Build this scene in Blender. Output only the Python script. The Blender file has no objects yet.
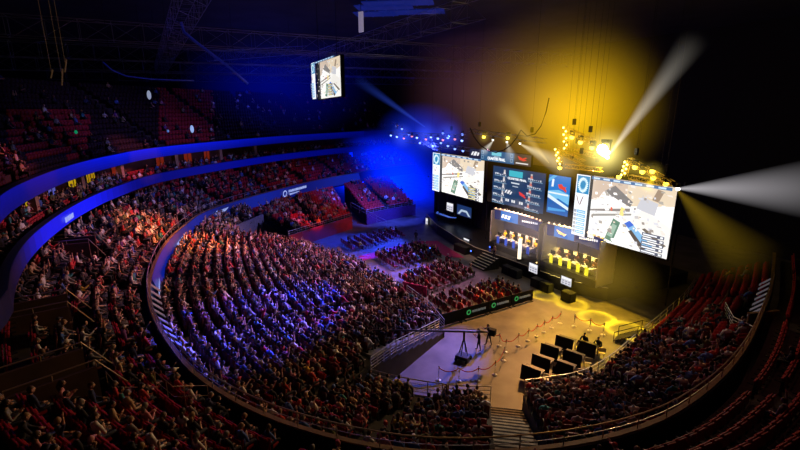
import bpy, bmesh, math, random
import numpy as np
from mathutils import Vector, Matrix
from mathutils.bvhtree import BVHTree

random.seed(11)
rng = np.random.default_rng(11)
scene = bpy.context.scene
COL = scene.collection
PI = math.pi

# ------------------------------------------------------------------ camera (metres; camera foot is the origin)
CAM = Vector((0, 0, 17.0))
FPX, PITCH, YAW = 445.0, math.atan(115 / 445), math.radians(29.5)
cd = bpy.data.cameras.new('camera'); cam = bpy.data.objects.new('camera', cd); COL.objects.link(cam)
cam.location = CAM; cam.rotation_euler = (PI / 2 - PITCH, 0, PI / 2 - YAW)
cd.sensor_width = 36; cd.lens = 36 * FPX / 800; cd.clip_end = 400
scene.camera = cam
scene.view_settings.view_transform = 'Standard'
scene.view_settings.look = 'None'
scene.cycles.max_bounces = 4
scene.cycles.diffuse_bounces = 2
scene.cycles.glossy_bounces = 2
scene.cycles.sample_clamp_indirect = 4
scene.cycles.use_denoising = True

def ray(x, y):
    r, u, d = x - 400, 225 - y, FPX
    f = d * math.cos(PITCH) + u * math.sin(PITCH); z = -d * math.sin(PITCH) + u * math.cos(PITCH)
    return Vector((-(math.cos(YAW) * f - math.sin(YAW) * r), math.sin(YAW) * f + math.cos(YAW) * r, z))
def at(x, y, z=None, Y=None):
    """The place in the arena seen at a photo point, on the level z or on the upright plane Y."""
    r = ray(x, y)
    t = (z - CAM.z) / r.z if z is not None else Y / r.y
    return CAM + r * t
def along(x, y, dist):
    return CAM + ray(x, y).normalized() * dist
def project(p):
    d = Vector(p) - CAM
    fx, fy = -math.cos(YAW), math.sin(YAW)
    F = d.x * fx + d.y * fy; R = d.x * math.sin(YAW) + d.y * math.cos(YAW)
    zc = F * math.cos(PITCH) - d.z * math.sin(PITCH); u = F * math.sin(PITCH) + d.z * math.cos(PITCH)
    if zc <= 0.1: return None
    return 400 + FPX * R / zc, 225 - FPX * u / zc

# ------------------------------------------------------------------ materials
def lin(c): return tuple(((v / 12.92) if v <= .04045 else ((v + .055) / 1.055) ** 2.4) for v in c)
def rgb(r, g, b): return lin((r / 255, g / 255, b / 255))
MATS = {}
def mat(name, color, rough=.6, metal=0, emit=None, strength=1.0, noise=0, nscale=4.0, bump=0):
    if name in MATS: return MATS[name]
    m = bpy.data.materials.new(name); m.use_nodes = True; nt = m.node_tree
    b = nt.nodes['Principled BSDF']
    b.inputs['Base Color'].default_value = (*color, 1); b.inputs['Roughness'].default_value = rough
    b.inputs['Metallic'].default_value = metal
    if emit is not None:
        b.inputs['Emission Color'].default_value = (*emit, 1); b.inputs['Emission Strength'].default_value = strength
    if noise or bump:
        tc = nt.nodes.new('ShaderNodeTexCoord'); n = nt.nodes.new('ShaderNodeTexNoise'); n.inputs['Scale'].default_value = nscale
        n.inputs['Detail'].default_value = 4
        nt.links.new(tc.outputs['Object'], n.inputs['Vector'])
        if noise:
            r = nt.nodes.new('ShaderNodeMapRange'); r.inputs['From Min'].default_value = .3; r.inputs['From Max'].default_value = .7
            r.inputs['To Min'].default_value = 1 - noise; r.inputs['To Max'].default_value = 1 + noise * .5
            mx = nt.nodes.new('ShaderNodeMix'); mx.data_type = 'RGBA'; mx.blend_type = 'MULTIPLY'; mx.inputs[0].default_value = 1
            mx.inputs[6].default_value = (*color, 1)
            nt.links.new(n.outputs['Fac'], r.inputs['Value']); nt.links.new(r.outputs['Result'], mx.inputs[7])
            nt.links.new(mx.outputs[2], b.inputs['Base Color'])
        if bump:
            bp = nt.nodes.new('ShaderNodeBump'); bp.inputs['Strength'].default_value = bump
            nt.links.new(n.outputs['Fac'], bp.inputs['Height']); nt.links.new(bp.outputs['Normal'], b.inputs['Normal'])
    MATS[name] = m
    return m
def mat_attr(name, rough=.75, emission=False, strength=1.0):
    m = bpy.data.materials.new(name); m.use_nodes = True; nt = m.node_tree; b = nt.nodes['Principled BSDF']
    a = nt.nodes.new('ShaderNodeAttribute'); a.attribute_name = 'col'
    if emission:
        b.inputs['Base Color'].default_value = (.02, .02, .02, 1); b.inputs['Roughness'].default_value = .4
        nt.links.new(a.outputs['Color'], b.inputs['Emission Color']); b.inputs['Emission Strength'].default_value = strength
    else:
        nt.links.new(a.outputs['Color'], b.inputs['Base Color']); b.inputs['Roughness'].default_value = rough
    MATS[name] = m
    return m
def mat_objcolor(name, rough=.75, vary=None):
    m = bpy.data.materials.new(name); m.use_nodes = True; nt = m.node_tree; b = nt.nodes['Principled BSDF']
    o = nt.nodes.new('ShaderNodeObjectInfo'); b.inputs['Roughness'].default_value = rough
    if vary is None: nt.links.new(o.outputs['Color'], b.inputs['Base Color'])
    else:
        cr = nt.nodes.new('ShaderNodeValToRGB'); cr.color_ramp.elements[0].color = (*vary[0], 1); cr.color_ramp.elements[1].color = (*vary[1], 1)
        nt.links.new(o.outputs['Random'], cr.inputs['Fac']); nt.links.new(cr.outputs['Color'], b.inputs['Base Color'])
    MATS[name] = m
    return m

M_CONC = mat('arena concrete', (.14, .13, .13), .55, noise=.45, nscale=.6)
M_STEP = mat('terrace concrete', (.035, .033, .034), .85, noise=.4, nscale=1.5)
M_STAIR = mat('pale stair concrete', (.32, .28, .22), .8, noise=.5, nscale=2.5)
M_BLACK = mat('black drape', (.006, .006, .007), .9, noise=.3, nscale=3)
M_DARK = mat('black metal', (.02, .02, .022), .45, metal=.6)
M_STEEL = mat('galvanised steel', (.55, .55, .55), .35, metal=.8)
M_WHITE = mat('white plastic', (.75, .75, .73), .5)
M_SEAT = mat('red seat plastic', (.30, .008, .013), .45, noise=.25, nscale=8)
M_SEATC = mat('red seat cloth', (.36, .012, .02), .8, noise=.3, nscale=20)
M_CHAIR = mat('dark red chair cloth', (.20, .012, .025), .7, noise=.3, nscale=15)
M_ROPE = mat('red rope velvet', (.55, .03, .02), .8, noise=.2, nscale=30)
M_CARPET = mat('magenta carpet', (.42, .02, .12), .9, noise=.3, nscale=6)
M_ROOF = mat('dark roof deck', (.02, .02, .025), .9, noise=.5, nscale=.3)
M_TRUSS = mat('aluminium truss', (.35, .35, .37), .4, metal=.7)
M_COPING = mat('tan coping', (.26, .17, .08), .5, noise=.3, nscale=3)
M_REDWALL = mat('red front wall', (.38, .02, .04), .7, noise=.35, nscale=.8)
M_LED = mat_attr('led pixels', emission=True, strength=1.0)
M_CROWD = mat_attr('crowd clothing')
M_SKIN = mat_objcolor('skin', .6, ((.30, .14, .08), (.75, .45, .33)))
M_SHIRT = mat_objcolor('shirt cloth', .8)
M_TROUS = mat_objcolor('trouser cloth', .85, ((.012, .012, .015), (.06, .07, .12)))
M_SHOE = mat('shoe rubber', (.05, .05, .05), .6, noise=.2)
M_HAIR = mat_objcolor('hair strands', .55)
M_EYE = mat('eye', (.02, .015, .01), .3, noise=.1)

# ------------------------------------------------------------------ mesh builder
class MB:
    def __init__(s): s.v = []; s.f = []; s.mi = []
    def add(s, vs, fs, mi=0):
        o = len(s.v); s.v += [tuple(v) for v in vs]; s.f += [tuple(i + o for i in f) for f in fs]; s.mi += [mi] * len(fs)
    def box(s, c, d, rz=0, mi=0, M=None):
        x, y, z = d[0] / 2, d[1] / 2, d[2] / 2
        R = M if M is not None else Matrix.Rotation(rz, 3, 'Z')
        vs = [Vector(c) + R @ Vector(p) for p in ((-x, -y, -z), (x, -y, -z), (x, y, -z), (-x, y, -z), (-x, -y, z), (x, -y, z), (x, y, z), (-x, y, z))]
        s.add(vs, [(0, 3, 2, 1), (4, 5, 6, 7), (0, 1, 5, 4), (1, 2, 6, 5), (2, 3, 7, 6), (3, 0, 4, 7)], mi)
    def tube(s, pts, r, n=6, mi=0, cap=True):
        pts = [Vector(p) for p in pts]; rs = r if isinstance(r, (list, tuple)) else [r] * len(pts)
        rings = []; up0 = None
        for i, p in enumerate(pts):
            d = (pts[min(i + 1, len(pts) - 1)] - pts[max(i - 1, 0)])
            if d.length < 1e-9: d = Vector((0, 0, 1))
            d.normalize()
            ref = Vector((0, 0, 1)) if abs(d.z) < .95 else Vector((1, 0, 0))
            a = d.cross(ref).normalized(); b = a.cross(d)
            rings.append([p + (a * math.cos(2 * PI * k / n) + b * math.sin(2 * PI * k / n)) * rs[i] for k in range(n)])
        vs = [q for rg in rings for q in rg]; fs = []
        for i in range(len(pts) - 1):
            for k in range(n):
                fs.append((i * n + k, i * n + (k + 1) % n, (i + 1) * n + (k + 1) % n, (i + 1) * n + k))
        if cap: fs += [tuple(range(n))[::-1], tuple((len(pts) - 1) * n + k for k in range(n))]
        s.add(vs, fs, mi)
    def lathe(s, prof, c=(0, 0, 0), n=16, mi=0):
        vs = []; fs = []
        for r, z in prof:
            for k in range(n): vs.append((c[0] + r * math.cos(2 * PI * k / n), c[1] + r * math.sin(2 * PI * k / n), c[2] + z))
        for i in range(len(prof) - 1):
            for k in range(n): fs.append((i * n + k, i * n + (k + 1) % n, (i + 1) * n + (k + 1) % n, (i + 1) * n + k))
        fs += [tuple(range(n))[::-1], tuple((len(prof) - 1) * n + k for k in range(n))]
        s.add(vs, fs, mi)
    def sphere(s, c, d, n=8, m=6, mi=0):
        vs = []; fs = []
        for i in range(m + 1):
            t = PI * i / m
            for k in range(n): vs.append((c[0] + d[0] * math.sin(t) * math.cos(2 * PI * k / n), c[1] + d[1] * math.sin(t) * math.sin(2 * PI * k / n), c[2] + d[2] * math.cos(t)))
        for i in range(m):
            for k in range(n): fs.append((i * n + k, (i + 1) * n + k, (i + 1) * n + (k + 1) % n, i * n + (k + 1) % n))
        s.add(vs, fs, mi)
    def prism(s, poly, z0, z1, mi=0):
        n = len(poly); vs = [(x, y, z0) for x, y in poly] + [(x, y, z1) for x, y in poly]
        s.add(vs, [tuple(range(n))[::-1], tuple(range(n, 2 * n))] + [(i, (i + 1) % n, n + (i + 1) % n, n + i) for i in range(n)], mi)
    def mesh(s, name, mats, smooth=False):
        me = bpy.data.meshes.new(name); me.from_pydata(s.v, [], s.f)
        for m in (mats if isinstance(mats, (list, tuple)) else [mats]): me.materials.append(m)
        me.polygons.foreach_set('material_index', s.mi)
        if smooth: me.polygons.foreach_set('use_smooth', [True] * len(s.f))
        me.update(); return me
    def build(s, name, mats, parent=None, smooth=False, bevel=0):
        o = bpy.data.objects.new(name, s.mesh(name, mats, smooth)); COL.objects.link(o)
        if parent is not None: o.parent = parent
        if bevel:
            b = o.modifiers.new('bevel', 'BEVEL'); b.width = bevel; b.segments = 2; b.limit_method = 'ANGLE'
        return o
def tag(o, label=None, cat=None, group=None, kind=None):
    for k, v in (('label', label), ('category', cat), ('group', group), ('kind', kind)):
        if v: o[k] = v
    return o
def thing(name, label, cat, loc=(0, 0, 0), rz=0, group=None):
    o = bpy.data.objects.new(name, None); o.empty_display_size = .2; COL.objects.link(o)
    o.location = loc; o.rotation_euler = (0, 0, rz)
    return tag(o, label, cat, group)
def dup(src, loc, rz=0, label=None, rot=None):
    r = src.copy(); COL.objects.link(r); r.location = loc; r.rotation_euler = rot if rot else (0, 0, rz)
    if label: r['label'] = label
    for ch in src.children:
        c = ch.copy(); COL.objects.link(c); c.parent = r
        for g in ch.children:
            d = g.copy(); COL.objects.link(d); d.parent = c
    return r
ONES = ['', 'first', 'second', 'third', 'fourth', 'fifth', 'sixth', 'seventh', 'eighth', 'ninth', 'tenth', 'eleventh', 'twelfth', 'thirteenth',
        'fourteenth', 'fifteenth', 'sixteenth', 'seventeenth', 'eighteenth', 'nineteenth']
TENS = ['', '', 'twent', 'thirt', 'fort', 'fift', 'sixt', 'sevent', 'eight', 'ninet']
def nth(n):
    if n < 20: return ONES[n]
    if n < 100: return TENS[n // 10] + ('ieth' if n % 10 == 0 else 'y-' + ONES[n % 10])
    return '%dth' % n
def text_mesh(txt, size, bold=0.0):
    c = bpy.data.curves.new('t', 'FONT'); c.body = txt; c.size = size; c.align_x = 'CENTER'; c.align_y = 'CENTER'; c.offset = bold
    o = bpy.data.objects.new('t', c); COL.objects.link(o)
    me = bpy.data.meshes.new_from_object(o.evaluated_get(bpy.context.evaluated_depsgraph_get()))
    bpy.data.objects.remove(o); me.materials.clear()
    return me

# ------------------------------------------------------------------ curves of the bowl
def catmull(pts, step=1.0):
    P = [Vector(p) for p in pts]; out = []
    P = [P[0] * 2 - P[1]] + P + [P[-1] * 2 - P[-2]]
    for i in range(1, len(P) - 2):
        n = max(2, int((P[i + 1] - P[i]).length / step))
        for k in range(n):
            t = k / n; a, b, c, d = P[i - 1:i + 3]
            out.append(.5 * ((2 * b) + (c - a) * t + (2 * a - 5 * b + 4 * c - d) * t * t + (3 * b - a - 3 * c + d) * t ** 3))
    out.append(P[-2]); return out
# front edge of the middle tier, from the far end, round the long side and the near end
RING = [(-84.5, 52), (-81.7, 42.7), (-75.2, 28.5), (-69.2, 19.2), (-58.2, 6.7), (-50, 2.4), (-42.6, 0.2), (-34.7, -.9), (-28.8, -.9), (-23.4, -.1), (-19.3, 1.0),
        (-15.1, 3.2), (-11.4, 6.6), (-9.2, 10.6), (-8.0, 15), (-8.0, 19.3), (-8.8, 24.3), (-10.4, 30.2), (-12.4, 36.7), (-15.5, 45)]
R1 = catmull([Vector((x, y)) for x, y in RING], 1.0)
def normals(c):
    out = []
    for i in range(len(c)):
        d = (c[min(i + 1, len(c) - 1)] - c[max(i - 1, 0)]).normalized()
        out.append(Vector((d.y, -d.x)) * -1)          # outward
    return out
N1 = normals(R1)
if (N1[len(N1) // 2]).dot(R1[len(N1) // 2] - Vector((-40, 20))) < 0: N1 = [-n for n in N1]
for _ in range(6): N1 = [N1[0]] + [(N1[i - 1] + N1[i] * 2 + N1[i + 1]).normalized() for i in range(1, len(N1) - 1)] + [N1[-1]]
def flare(i, d): return d if d < 5 else d * (1 + .06 * max(0.0, R1[i].x + 24))
def ring_at(d): return [p + n * flare(i, d) for i, (p, n) in enumerate(zip(R1, N1))]
S1 = [0.0]
for i in range(1, len(R1)): S1.append(S1[-1] + (R1[i] - R1[i - 1]).length)
def near_idx(p):
    p = Vector(p[:2]); return min(range(len(R1)), key=lambda i: (R1[i] - p).length_squared)
def sweep(mb, line, prof, mi=0, closed=True, i0=0, i1=None, off0=0):
    """sweep a profile [(offset outward, z)] along ring samples"""
    i1 = len(R1) - 1 if i1 is None else i1; n = len(prof); vs = []; fs = []
    for i in range(i0, i1 + 1):
        for d, z in prof:
            q = R1[i] + N1[i] * flare(i, d); vs.append((q.x, q.y, z))
    m = i1 - i0
    for i in range(m):
        for k in range(n if closed else n - 1):
            a = i * n + k; b = i * n + (k + 1) % n; fs.append((a, b, b + n, a + n))
    if closed: fs += [tuple(range(n)), tuple(m * n + k for k in range(n))[::-1]]
    mb.add(vs, fs, mi)

# ------------------------------------------------------------------ setting: floor, walls, roof
mb = MB(); mb.add([(-110, -40, 0), (20, -40, 0), (20, 80, 0), (-110, 80, 0)], [(0, 1, 2, 3)])
tag(mb.build('floor', M_CONC), 'polished concrete arena floor', kind='structure')
mb = MB(); mb.add([(-120, -60, 27), (30, -60, 27), (30, 90, 27), (-120, 90, 27)], [(3, 2, 1, 0)])
tag(mb.build('ceiling', M_ROOF), kind='structure')
for nm, a, b in (('wall_back', (-120, 64), (5, 64)), ('wall_far', (-105, 64), (-105, -30)), ('wall_left', (-105, -22), (20, -22))):
    mb = MB(); d = (Vector(b) - Vector(a)).normalized(); p = Vector((d.y, -d.x)) * .15
    mb.prism([(a[0] - p.x, a[1] - p.y), (b[0] - p.x, b[1] - p.y), (b[0] + p.x, b[1] + p.y), (a[0] + p.x, a[1] + p.y)], 0, 27)
    tag(mb.build(nm, M_BLACK), kind='structure')

# ------------------------------------------------------------------ terraces
SEATS = []       # dict(p, face(rz), block, row, num, occ)
def inpoly(p, poly):
    c = False; j = len(poly) - 1
    for i in range(len(poly)):
        a, b = poly[i], poly[j]
        if (a[1] > p[1]) != (b[1] > p[1]) and p[0] < (b[0] - a[0]) * (p[1] - a[1]) / (b[1] - a[1]) + a[0]: c = not c
        j = i
    return c
def terrace(name, inner, outer, z0, z1, rows, block, aisles=(), notch=(), occ=lambda p, r: .9, spacing=.56, wallz=None, mat_=M_STEP, side=True, seats=True):
    """stepped rows between two curves of equal sample count. z0 = level of first row, z1 = of last row"""
    n = len(inner); mb = MB()
    zr = [z0 + (z1 - z0) * r / max(1, rows - 1) for r in range(rows)]
    L = lambda i, t: inner[i].lerp(outer[i], t)
    for r in range(rows):
        ta, tb = r / rows, (r + 1) / rows; zl = zr[r - 1] if r else (0.0 if block in 'ABCDE' else z0 - .35)
        for i in range(n - 1):
            a, b, c, d = L(i, ta), L(i + 1, ta), L(i + 1, tb), L(i, tb); ctr = (a + b + c + d) / 4
            if any(inpoly(ctr, q) for q in notch): continue
            mb.add([(a.x, a.y, zr[r]), (b.x, b.y, zr[r]), (c.x, c.y, zr[r]), (d.x, d.y, zr[r]), (a.x, a.y, zl), (b.x, b.y, zl)], [(0, 1, 2, 3), (4, 5, 1, 0)])
        if side:
            for i in (0, n - 1):
                a, b = L(i, ta), L(i, tb)
                mb.add([(a.x, a.y, 0), (b.x, b.y, 0), (b.x, b.y, zr[r]), (a.x, a.y, zr[r])], [(0, 1, 2, 3)])
    tag(mb.build(name, mat_), kind='structure')
    if not seats: return
    for r in range(rows):
        line = [L(i, (r + .52) / rows) for i in range(n)]
        s = [0.0]
        for i in range(1, n): s.append(s[-1] + (line[i] - line[i - 1]).length)
        cuts = []
        for u in aisles:
            if isinstance(u, tuple):
                if r > u[1]: continue
                u = u[0]
            i = min(int(u), n - 2); f = u - i; cuts.append(s[i] + (s[i + 1] - s[i]) * f)
        pos = .35; k = 0; num = 0; seg = 0
        while pos < s[-1] - .3:
            while s[k + 1] < pos: k += 1
            p = line[k].lerp(line[k + 1], (pos - s[k]) / (s[k + 1] - s[k]))
            sg = sum(1 for c in cuts if c < pos)
            if sg != seg: seg = sg; num = 0
            near = any(abs(pos - c) < .62 for c in cuts)
            pos += spacing
            if near: continue
            num += 1
            if any(inpoly(p, q) for q in notch): continue
            if block == 'A' and p.x < -49.5 and (p - Vector((-54.4, 16.0, 0)).to_2d() if len(p) == 2 else Vector((p.x + 54.4, p.y - 16.0))).length < 4.2: continue
            d = (inner[k] - outer[k]).normalized()
            SEATS.append(dict(p=Vector((p.x + random.uniform(-.05, .05) * (block in 'ADE'), p.y + random.uniform(-.06, .06) * (block in 'ADE'), zr[r])), rz=math.atan2(-d.x, d.y), block=block, seg=seg, row=r + 1, rows=rows, num=num,
                              occ=random.random() < occ(p, r)))

def resample(pts, n):
    c = catmull([Vector(p) for p in pts], .25); s = [0.0]
    for i in range(1, len(c)): s.append(s[-1] + (c[i] - c[i - 1]).length)
    out = []; k = 0
    for j in range(n):
        t = s[-1] * j / (n - 1)
        while k < len(c) - 2 and s[k + 1] < t: k += 1
        out.append(c[k].lerp(c[k + 1], min(1, (t - s[k]) / max(1e-9, s[k + 1] - s[k]))))
    return out
def paired(stations, per=6):
    """stations [(inner, outer)] -> dense matching curves"""
    def dense(P):
        P = [Vector(p) for p in P]; Q = [P[0] * 2 - P[1]] + P + [P[-1] * 2 - P[-2]]; out = []
        for i in range(1, len(Q) - 2):
            for k in range(per):
                t = k / per; a, b, c, d = Q[i - 1:i + 3]
                out.append(.5 * ((2 * b) + (c - a) * t + (2 * a - 5 * b + 4 * c - d) * t * t + (3 * b - a - 3 * c + d) * t ** 3))
        return out + [P[-1]]
    return dense([s[0] for s in stations]), dense([s[1] for s in stations])

# long-side lower block (retractable rows reach far onto the floor)
ST_A = [((-25.4, 18.2), (-17.4, 1.9)), ((-29.0, 18.9), (-23.4, .3)), ((-33.0, 19.1), (-28.8, -.4)), ((-37.5, 19.1), (-34.7, -.4)), ((-42.0, 18.7), (-42.6, .8)),
        ((-46.6, 17.4), (-50, 3.0)), ((-50.6, 15.2), (-57.0, 6.4)), ((-53.0, 13.4), (-62.0, 10.9))]
PIT = [(-51.6, 8.6), (-55.2, 7.6), (-60.5, 13.0), (-54.0, 16.0), (-52.0, 12.4)]
inA, outA = paired(ST_A)
def occA(p, r): return .965
terrace('floor_lower_tier', inA, outA, .45, 3.7, 21, 'A', aisles=((0.55, 10), 10, 20, 30.0, 38), notch=(PIT,), occ=occA)
# far block above the red wall and the last block beyond the gap
ST_D = [((-53.4, 14.2), (-63.0, 11.6)), ((-55.6, 18.4), (-68.2, 19.2)), ((-59.0, 25.2), (-73.6, 28.0))]
inD, outD = paired(ST_D, 8)
terrace('floor_lower_tier_far', inD, outD, 1.5, 3.1, 14, 'D', aisles=(8,), notch=(PIT,), occ=lambda p, r: .62 - .3 * (p.y > 22))
ST_E = [((-59.9, 28.0), (-75.6, 31.0)), ((-61.0, 32.5), (-78.6, 36.0)), ((-62.0, 38.0), (-81.3, 43.0))]
inE, outE = paired(ST_E, 8)
terrace('floor_lower_tier_end', inE, outE, 1.5, 3.1, 14, 'E', aisles=(8,), occ=lambda p, r: .13)
# near-end blocks either side of the pale stairs
ST_B = [((-21.2, 10.0), (-17.0, 2.3)), ((-19.4, 11.4), (-14.9, 3.7)), ((-17.5, 13.4), (-11.8, 6.8)), ((-16.4, 15.1), (-10.0, 9.7))]
inB, outB = paired(ST_B)
terrace('floor_lower_tier_near', inB, outB, 1.1, 4.0, 9, 'B', aisles=(9,), occ=lambda p, r: .93)
ST_C = [((-15.9, 17.2), (-9.0, 11.8)), ((-15.0, 20.6), (-8.4, 15.2)), ((-15.2, 23.6), (-8.4, 19.5)), ((-16.1, 27.6), (-9.2, 24.5)), ((-17.3, 33), (-10.8, 30.3)), ((-18.9, 39.2), (-12.8, 36.9)), ((-21, 45), (-15.5, 44))]
inC, outC = paired(ST_C)
WELL = [(-12.9, 31.0), (-9.6, 28.4), (-10.4, 33.5), (-13.4, 35.5)]
def occC(p, r): return .92 if p.y < 23 else (.72 if p.y < 28 else (.34 if p.y < 33 else .06))
terrace('floor_lower_tier_right', inC, outC, 1.1, 4.0, 9, 'C', aisles=(10, 20, 29), notch=(WELL,), occ=occC)
# middle tier behind the curved rail
I_NEAR = near_idx((-24, 0)); I_LAST = near_idx((-14.5, 42))
mi_in, mi_out = [p + n * .5 for p, n in zip(R1, N1)], [p + n * 6.9 for p, n in zip(R1, N1)]
def rear_in(d): return [R1[i] + N1[i] * d for i in range(i2 + 1, len(R1))]
def occM(p, r):
    if p.x < -60: return .45 if p.y < 22 else .2
    if p.x < -32: return .9
    if p.x < -24: return .78
    if p.y < 8: return .55
    if p.y < 13: return .6
    return .05 if p.y < 20 else .012
VOM = []
def radial_box(i, d0, d1, w, k):
    """plan quad across the tier at ring sample i"""
    t = Vector((-N1[i].y, N1[i].x)); a = R1[i] + t * k * 1.0
    return [a + N1[i] * d0 - t * w, a + N1[i] * d1 - t * w, a + N1[i] * d1 + t * w, a + N1[i] * d0 + t * w]
iV = [near_idx((-26.6, -.6)), near_idx((-20.3, .7)), near_idx((-38.0, -.7))]
for i in iV: VOM.append([(q.x, q.y) for q in radial_box(i, 3.2, 7.2, 1.4, 0)])
ais = [i for i in range(12, len(R1) - 2, 9)]
terrace('floor_middle_tier', mi_in, mi_out, 4.75, 7.5, 8, 'M', aisles=ais, notch=VOM, occ=occM, side=False)

# near fascia of the curved rail
mb = MB(); sweep(mb, None, [(-.12, 3.4), (-.12, 5.35), (.12, 5.35), (.12, 3.4)])
tag(mb.build('trim_1', mat('dark blue fascia', (.012, .014, .05), .5, noise=.2)), 'curved front wall of the middle tier', kind='structure')
mb = MB(); sweep(mb, None, [(-.14, 5.35), (-.14, 5.41), (.06, 5.41), (.06, 5.35)])
tag(mb.build('trim_2', M_COPING), 'tan coping along the curved front wall', kind='structure')

# ribbon displays on the fascias -------------------------------------------------------------
def led_strip(name, label, i0, i1, d, zb, zt, fn, nz=4, kind=None, cat=None, lean=0.0):
    me = bpy.data.meshes.new(name); vs = []; fs = []; cs = []
    for i in range(i0, i1 + 1):
        for k in range(nz + 1):
            q = R1[i] + N1[i] * (flare(i, d) - lean * (1 - k / nz)); vs.append((q.x, q.y, zb + (zt - zb) * k / nz))
    for i in range(i1 - i0):
        for k in range(nz):
            a = i * (nz + 1) + k; fs.append((a, a + 1, a + nz + 2, a + nz + 1)); cs.append((*fn(i0 + i, (k + .5) / nz), 1))
    me.from_pydata(vs, [], fs); me.materials.append(M_LED)
    at_ = me.attributes.new('col', 'FLOAT_COLOR', 'FACE'); at_.data.foreach_set('color', np.array(cs, np.float32).ravel())
    o = bpy.data.objects.new(name, me); COL.objects.link(o)
    return tag(o, label, cat, kind=kind)
iW = near_idx((-35.2, -.9))
def wave(i, k): return .5 + .5 * math.sin(i * .37 + 1.3 * math.sin(i * .11))
iFar = near_idx((-78, 35))
led_strip('ribbon_display', 'long blue ribbon display along the curved front of the middle tier', iFar, iW, -.15, 3.75, 5.3,
          lambda i, t: tuple(v * (.5 + .5 * wave(i, 0)) for v in (.0035, .012, .25)), cat='display', lean=.5)
# fascia two and three, blue wash painted as emissive strips
i2 = near_idx((-30, -.9))
while project((*(R1[i2] + N1[i2] * flare(i2, 5.6)), 9.7))[0] > -6: i2 += 1
mb = MB(); sweep(mb, None, [(5.6, 8.6), (5.6, 9.7), (6.0, 9.7), (6.0, 8.6)], i1=i2)
tag(mb.build('trim_3', mat('blue box fascia', (.02, .03, .12), .5, noise=.2)), kind='structure')
mb = MB(); sweep(mb, None, [(6.0, 8.6), (6.0, 8.8), (13, 8.8), (13, 8.6)], i1=i2)
tag(mb.build('floor_box_level', M_STEP), kind='structure')
mb = MB(); sweep(mb, None, [(5.9, 11.5), (5.9, 12.7), (6.4, 12.7), (6.4, 11.5)], i1=i2)
tag(mb.build('trim_4', mat('blue upper fascia', (.02, .03, .12), .5, noise=.2)), kind='structure')
def glow2(i, t):  # emission peaks along the strip stand for blue wash on the fascia
    q = R1[i]; b = math.exp(-((q.x + 44) / 6.5) ** 2) + .55 * math.exp(-((q.x + 36) / 3.2) ** 2) + .2 * math.exp(-((q.x + 66) / 12) ** 2)
    return tuple(v * (.05 + 1.1 * b) * (1 if q.x < -32 else max(.15, 1 - (q.x + 32) / 6)) for v in (.0, .006, .8))
def glow3(i, t):  # wash on the upper fascia put into the emission, stronger toward the top
    q = R1[i]; b = .12 * math.exp(-((q.x + 30) / 8) ** 2) + .85 * math.exp(-((q.x + 55) / 14) ** 2) + .12
    return tuple(v * (.05 + .95 * b * (.35 + .65 * t)) for v in (.0, .008, .8))
led_strip('ribbon_display', 'blue lit ribbon below the boxes, curving along the left', iFar - 8, i2, 5.57, 8.65, 9.68, glow2, cat='display')
led_strip('ribbon_display', 'uppermost blue ribbon above the box openings, below the upper deck', iFar - 8, i2, 5.87, 11.55, 12.68, glow3, nz=5, cat='display')

# box level back wall, columns, lit windows
mb = MB(); sweep(mb, None, [(10.2, 8.8), (10.2, 11.6), (10.4, 11.6), (10.4, 8.8)], i1=i2)
tag(mb.build('wall_box_level', mat('box back wall', (.10, .03, .015), .8, noise=.4, nscale=.7)), kind='structure')
mb = MB(); sweep(mb, None, [(6.4, 11.5), (6.4, 11.7), (24, 11.7), (24, 11.5)], i1=i2)
tag(mb.build('ceiling_box_level', M_ROOF), kind='structure')
M_COLM = mat('tan column', (.45, .27, .15), .7, noise=.2)
for q, k in enumerate(range(near_idx((-70, 20)), i2, 7)):
    mb = MB(); c = R1[k] + N1[k] * flare(k, 7.6); a = math.atan2(N1[k].y, N1[k].x)
    mb.box((c.x, c.y, 10.15), (.5, .55, 2.7), a); mb.box((c.x, c.y, 8.95), (.62, .67, .3), a)
    o = mb.build('column', M_COLM); tag(o, kind='structure')
wn = 0
M_WINY = mat('yellow lit window', (.1, .08, .01), .3, emit=rgb(205, 165, 20), strength=.75, noise=.1)
M_WINB = mat('blue lit window', (.05, .05, .1), .3, emit=rgb(110, 110, 220), strength=.55, noise=.1)
M_WINR = mat('orange lit window', (.1, .02, .01), .3, emit=rgb(150, 45, 15), strength=.45, noise=.1)
M_FR = mat('window frame', (.03, .02, .02), .5, noise=.1)
for px, m, w in ((22, M_WINY, 1.2), (49, M_WINB, 1.3), (70, M_WINY, 1.9), (79, M_WINY, 1.9), (87, M_WINR, 1.0), (93, M_WINY, 1.6), (120, M_WINR, 1.6), (176, M_WINY, .6), (162, M_WINR, 1.4), (190, M_WINR, 1.5), (207, M_WINR, 1.2)):
    best = min(range(near_idx((-72, 22)), i2), key=lambda i: abs((project((*(R1[i] + N1[i] * flare(i, 10.15)), 10.4)) or (9e9, 0))[0] - px))
    wn += 1; c = R1[best] + N1[best] * flare(best, 10.12); a = math.atan2(N1[best].y, N1[best].x) + PI / 2
    fr = MB(); fr.box((c.x, c.y, 11.17), (w + .12, .12, .08), a); fr.box((c.x, c.y, 9.2), (w + .12, .12, .08), a)
    t = Vector((math.cos(a), math.sin(a)))
    for sx in (-1, 0, 1): fr.box((c.x + t.x * sx * w / 2, c.y + t.y * sx * w / 2, 10.2), (.07, .12, 2.0), a)
    o = fr.build('window_%d' % wn, M_FR); tag(o, kind='structure')
    pn = MB(); pn.box((c.x, c.y, 10.2), (w, .05, 1.9), a); pn.build('pane', m, o)

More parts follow.
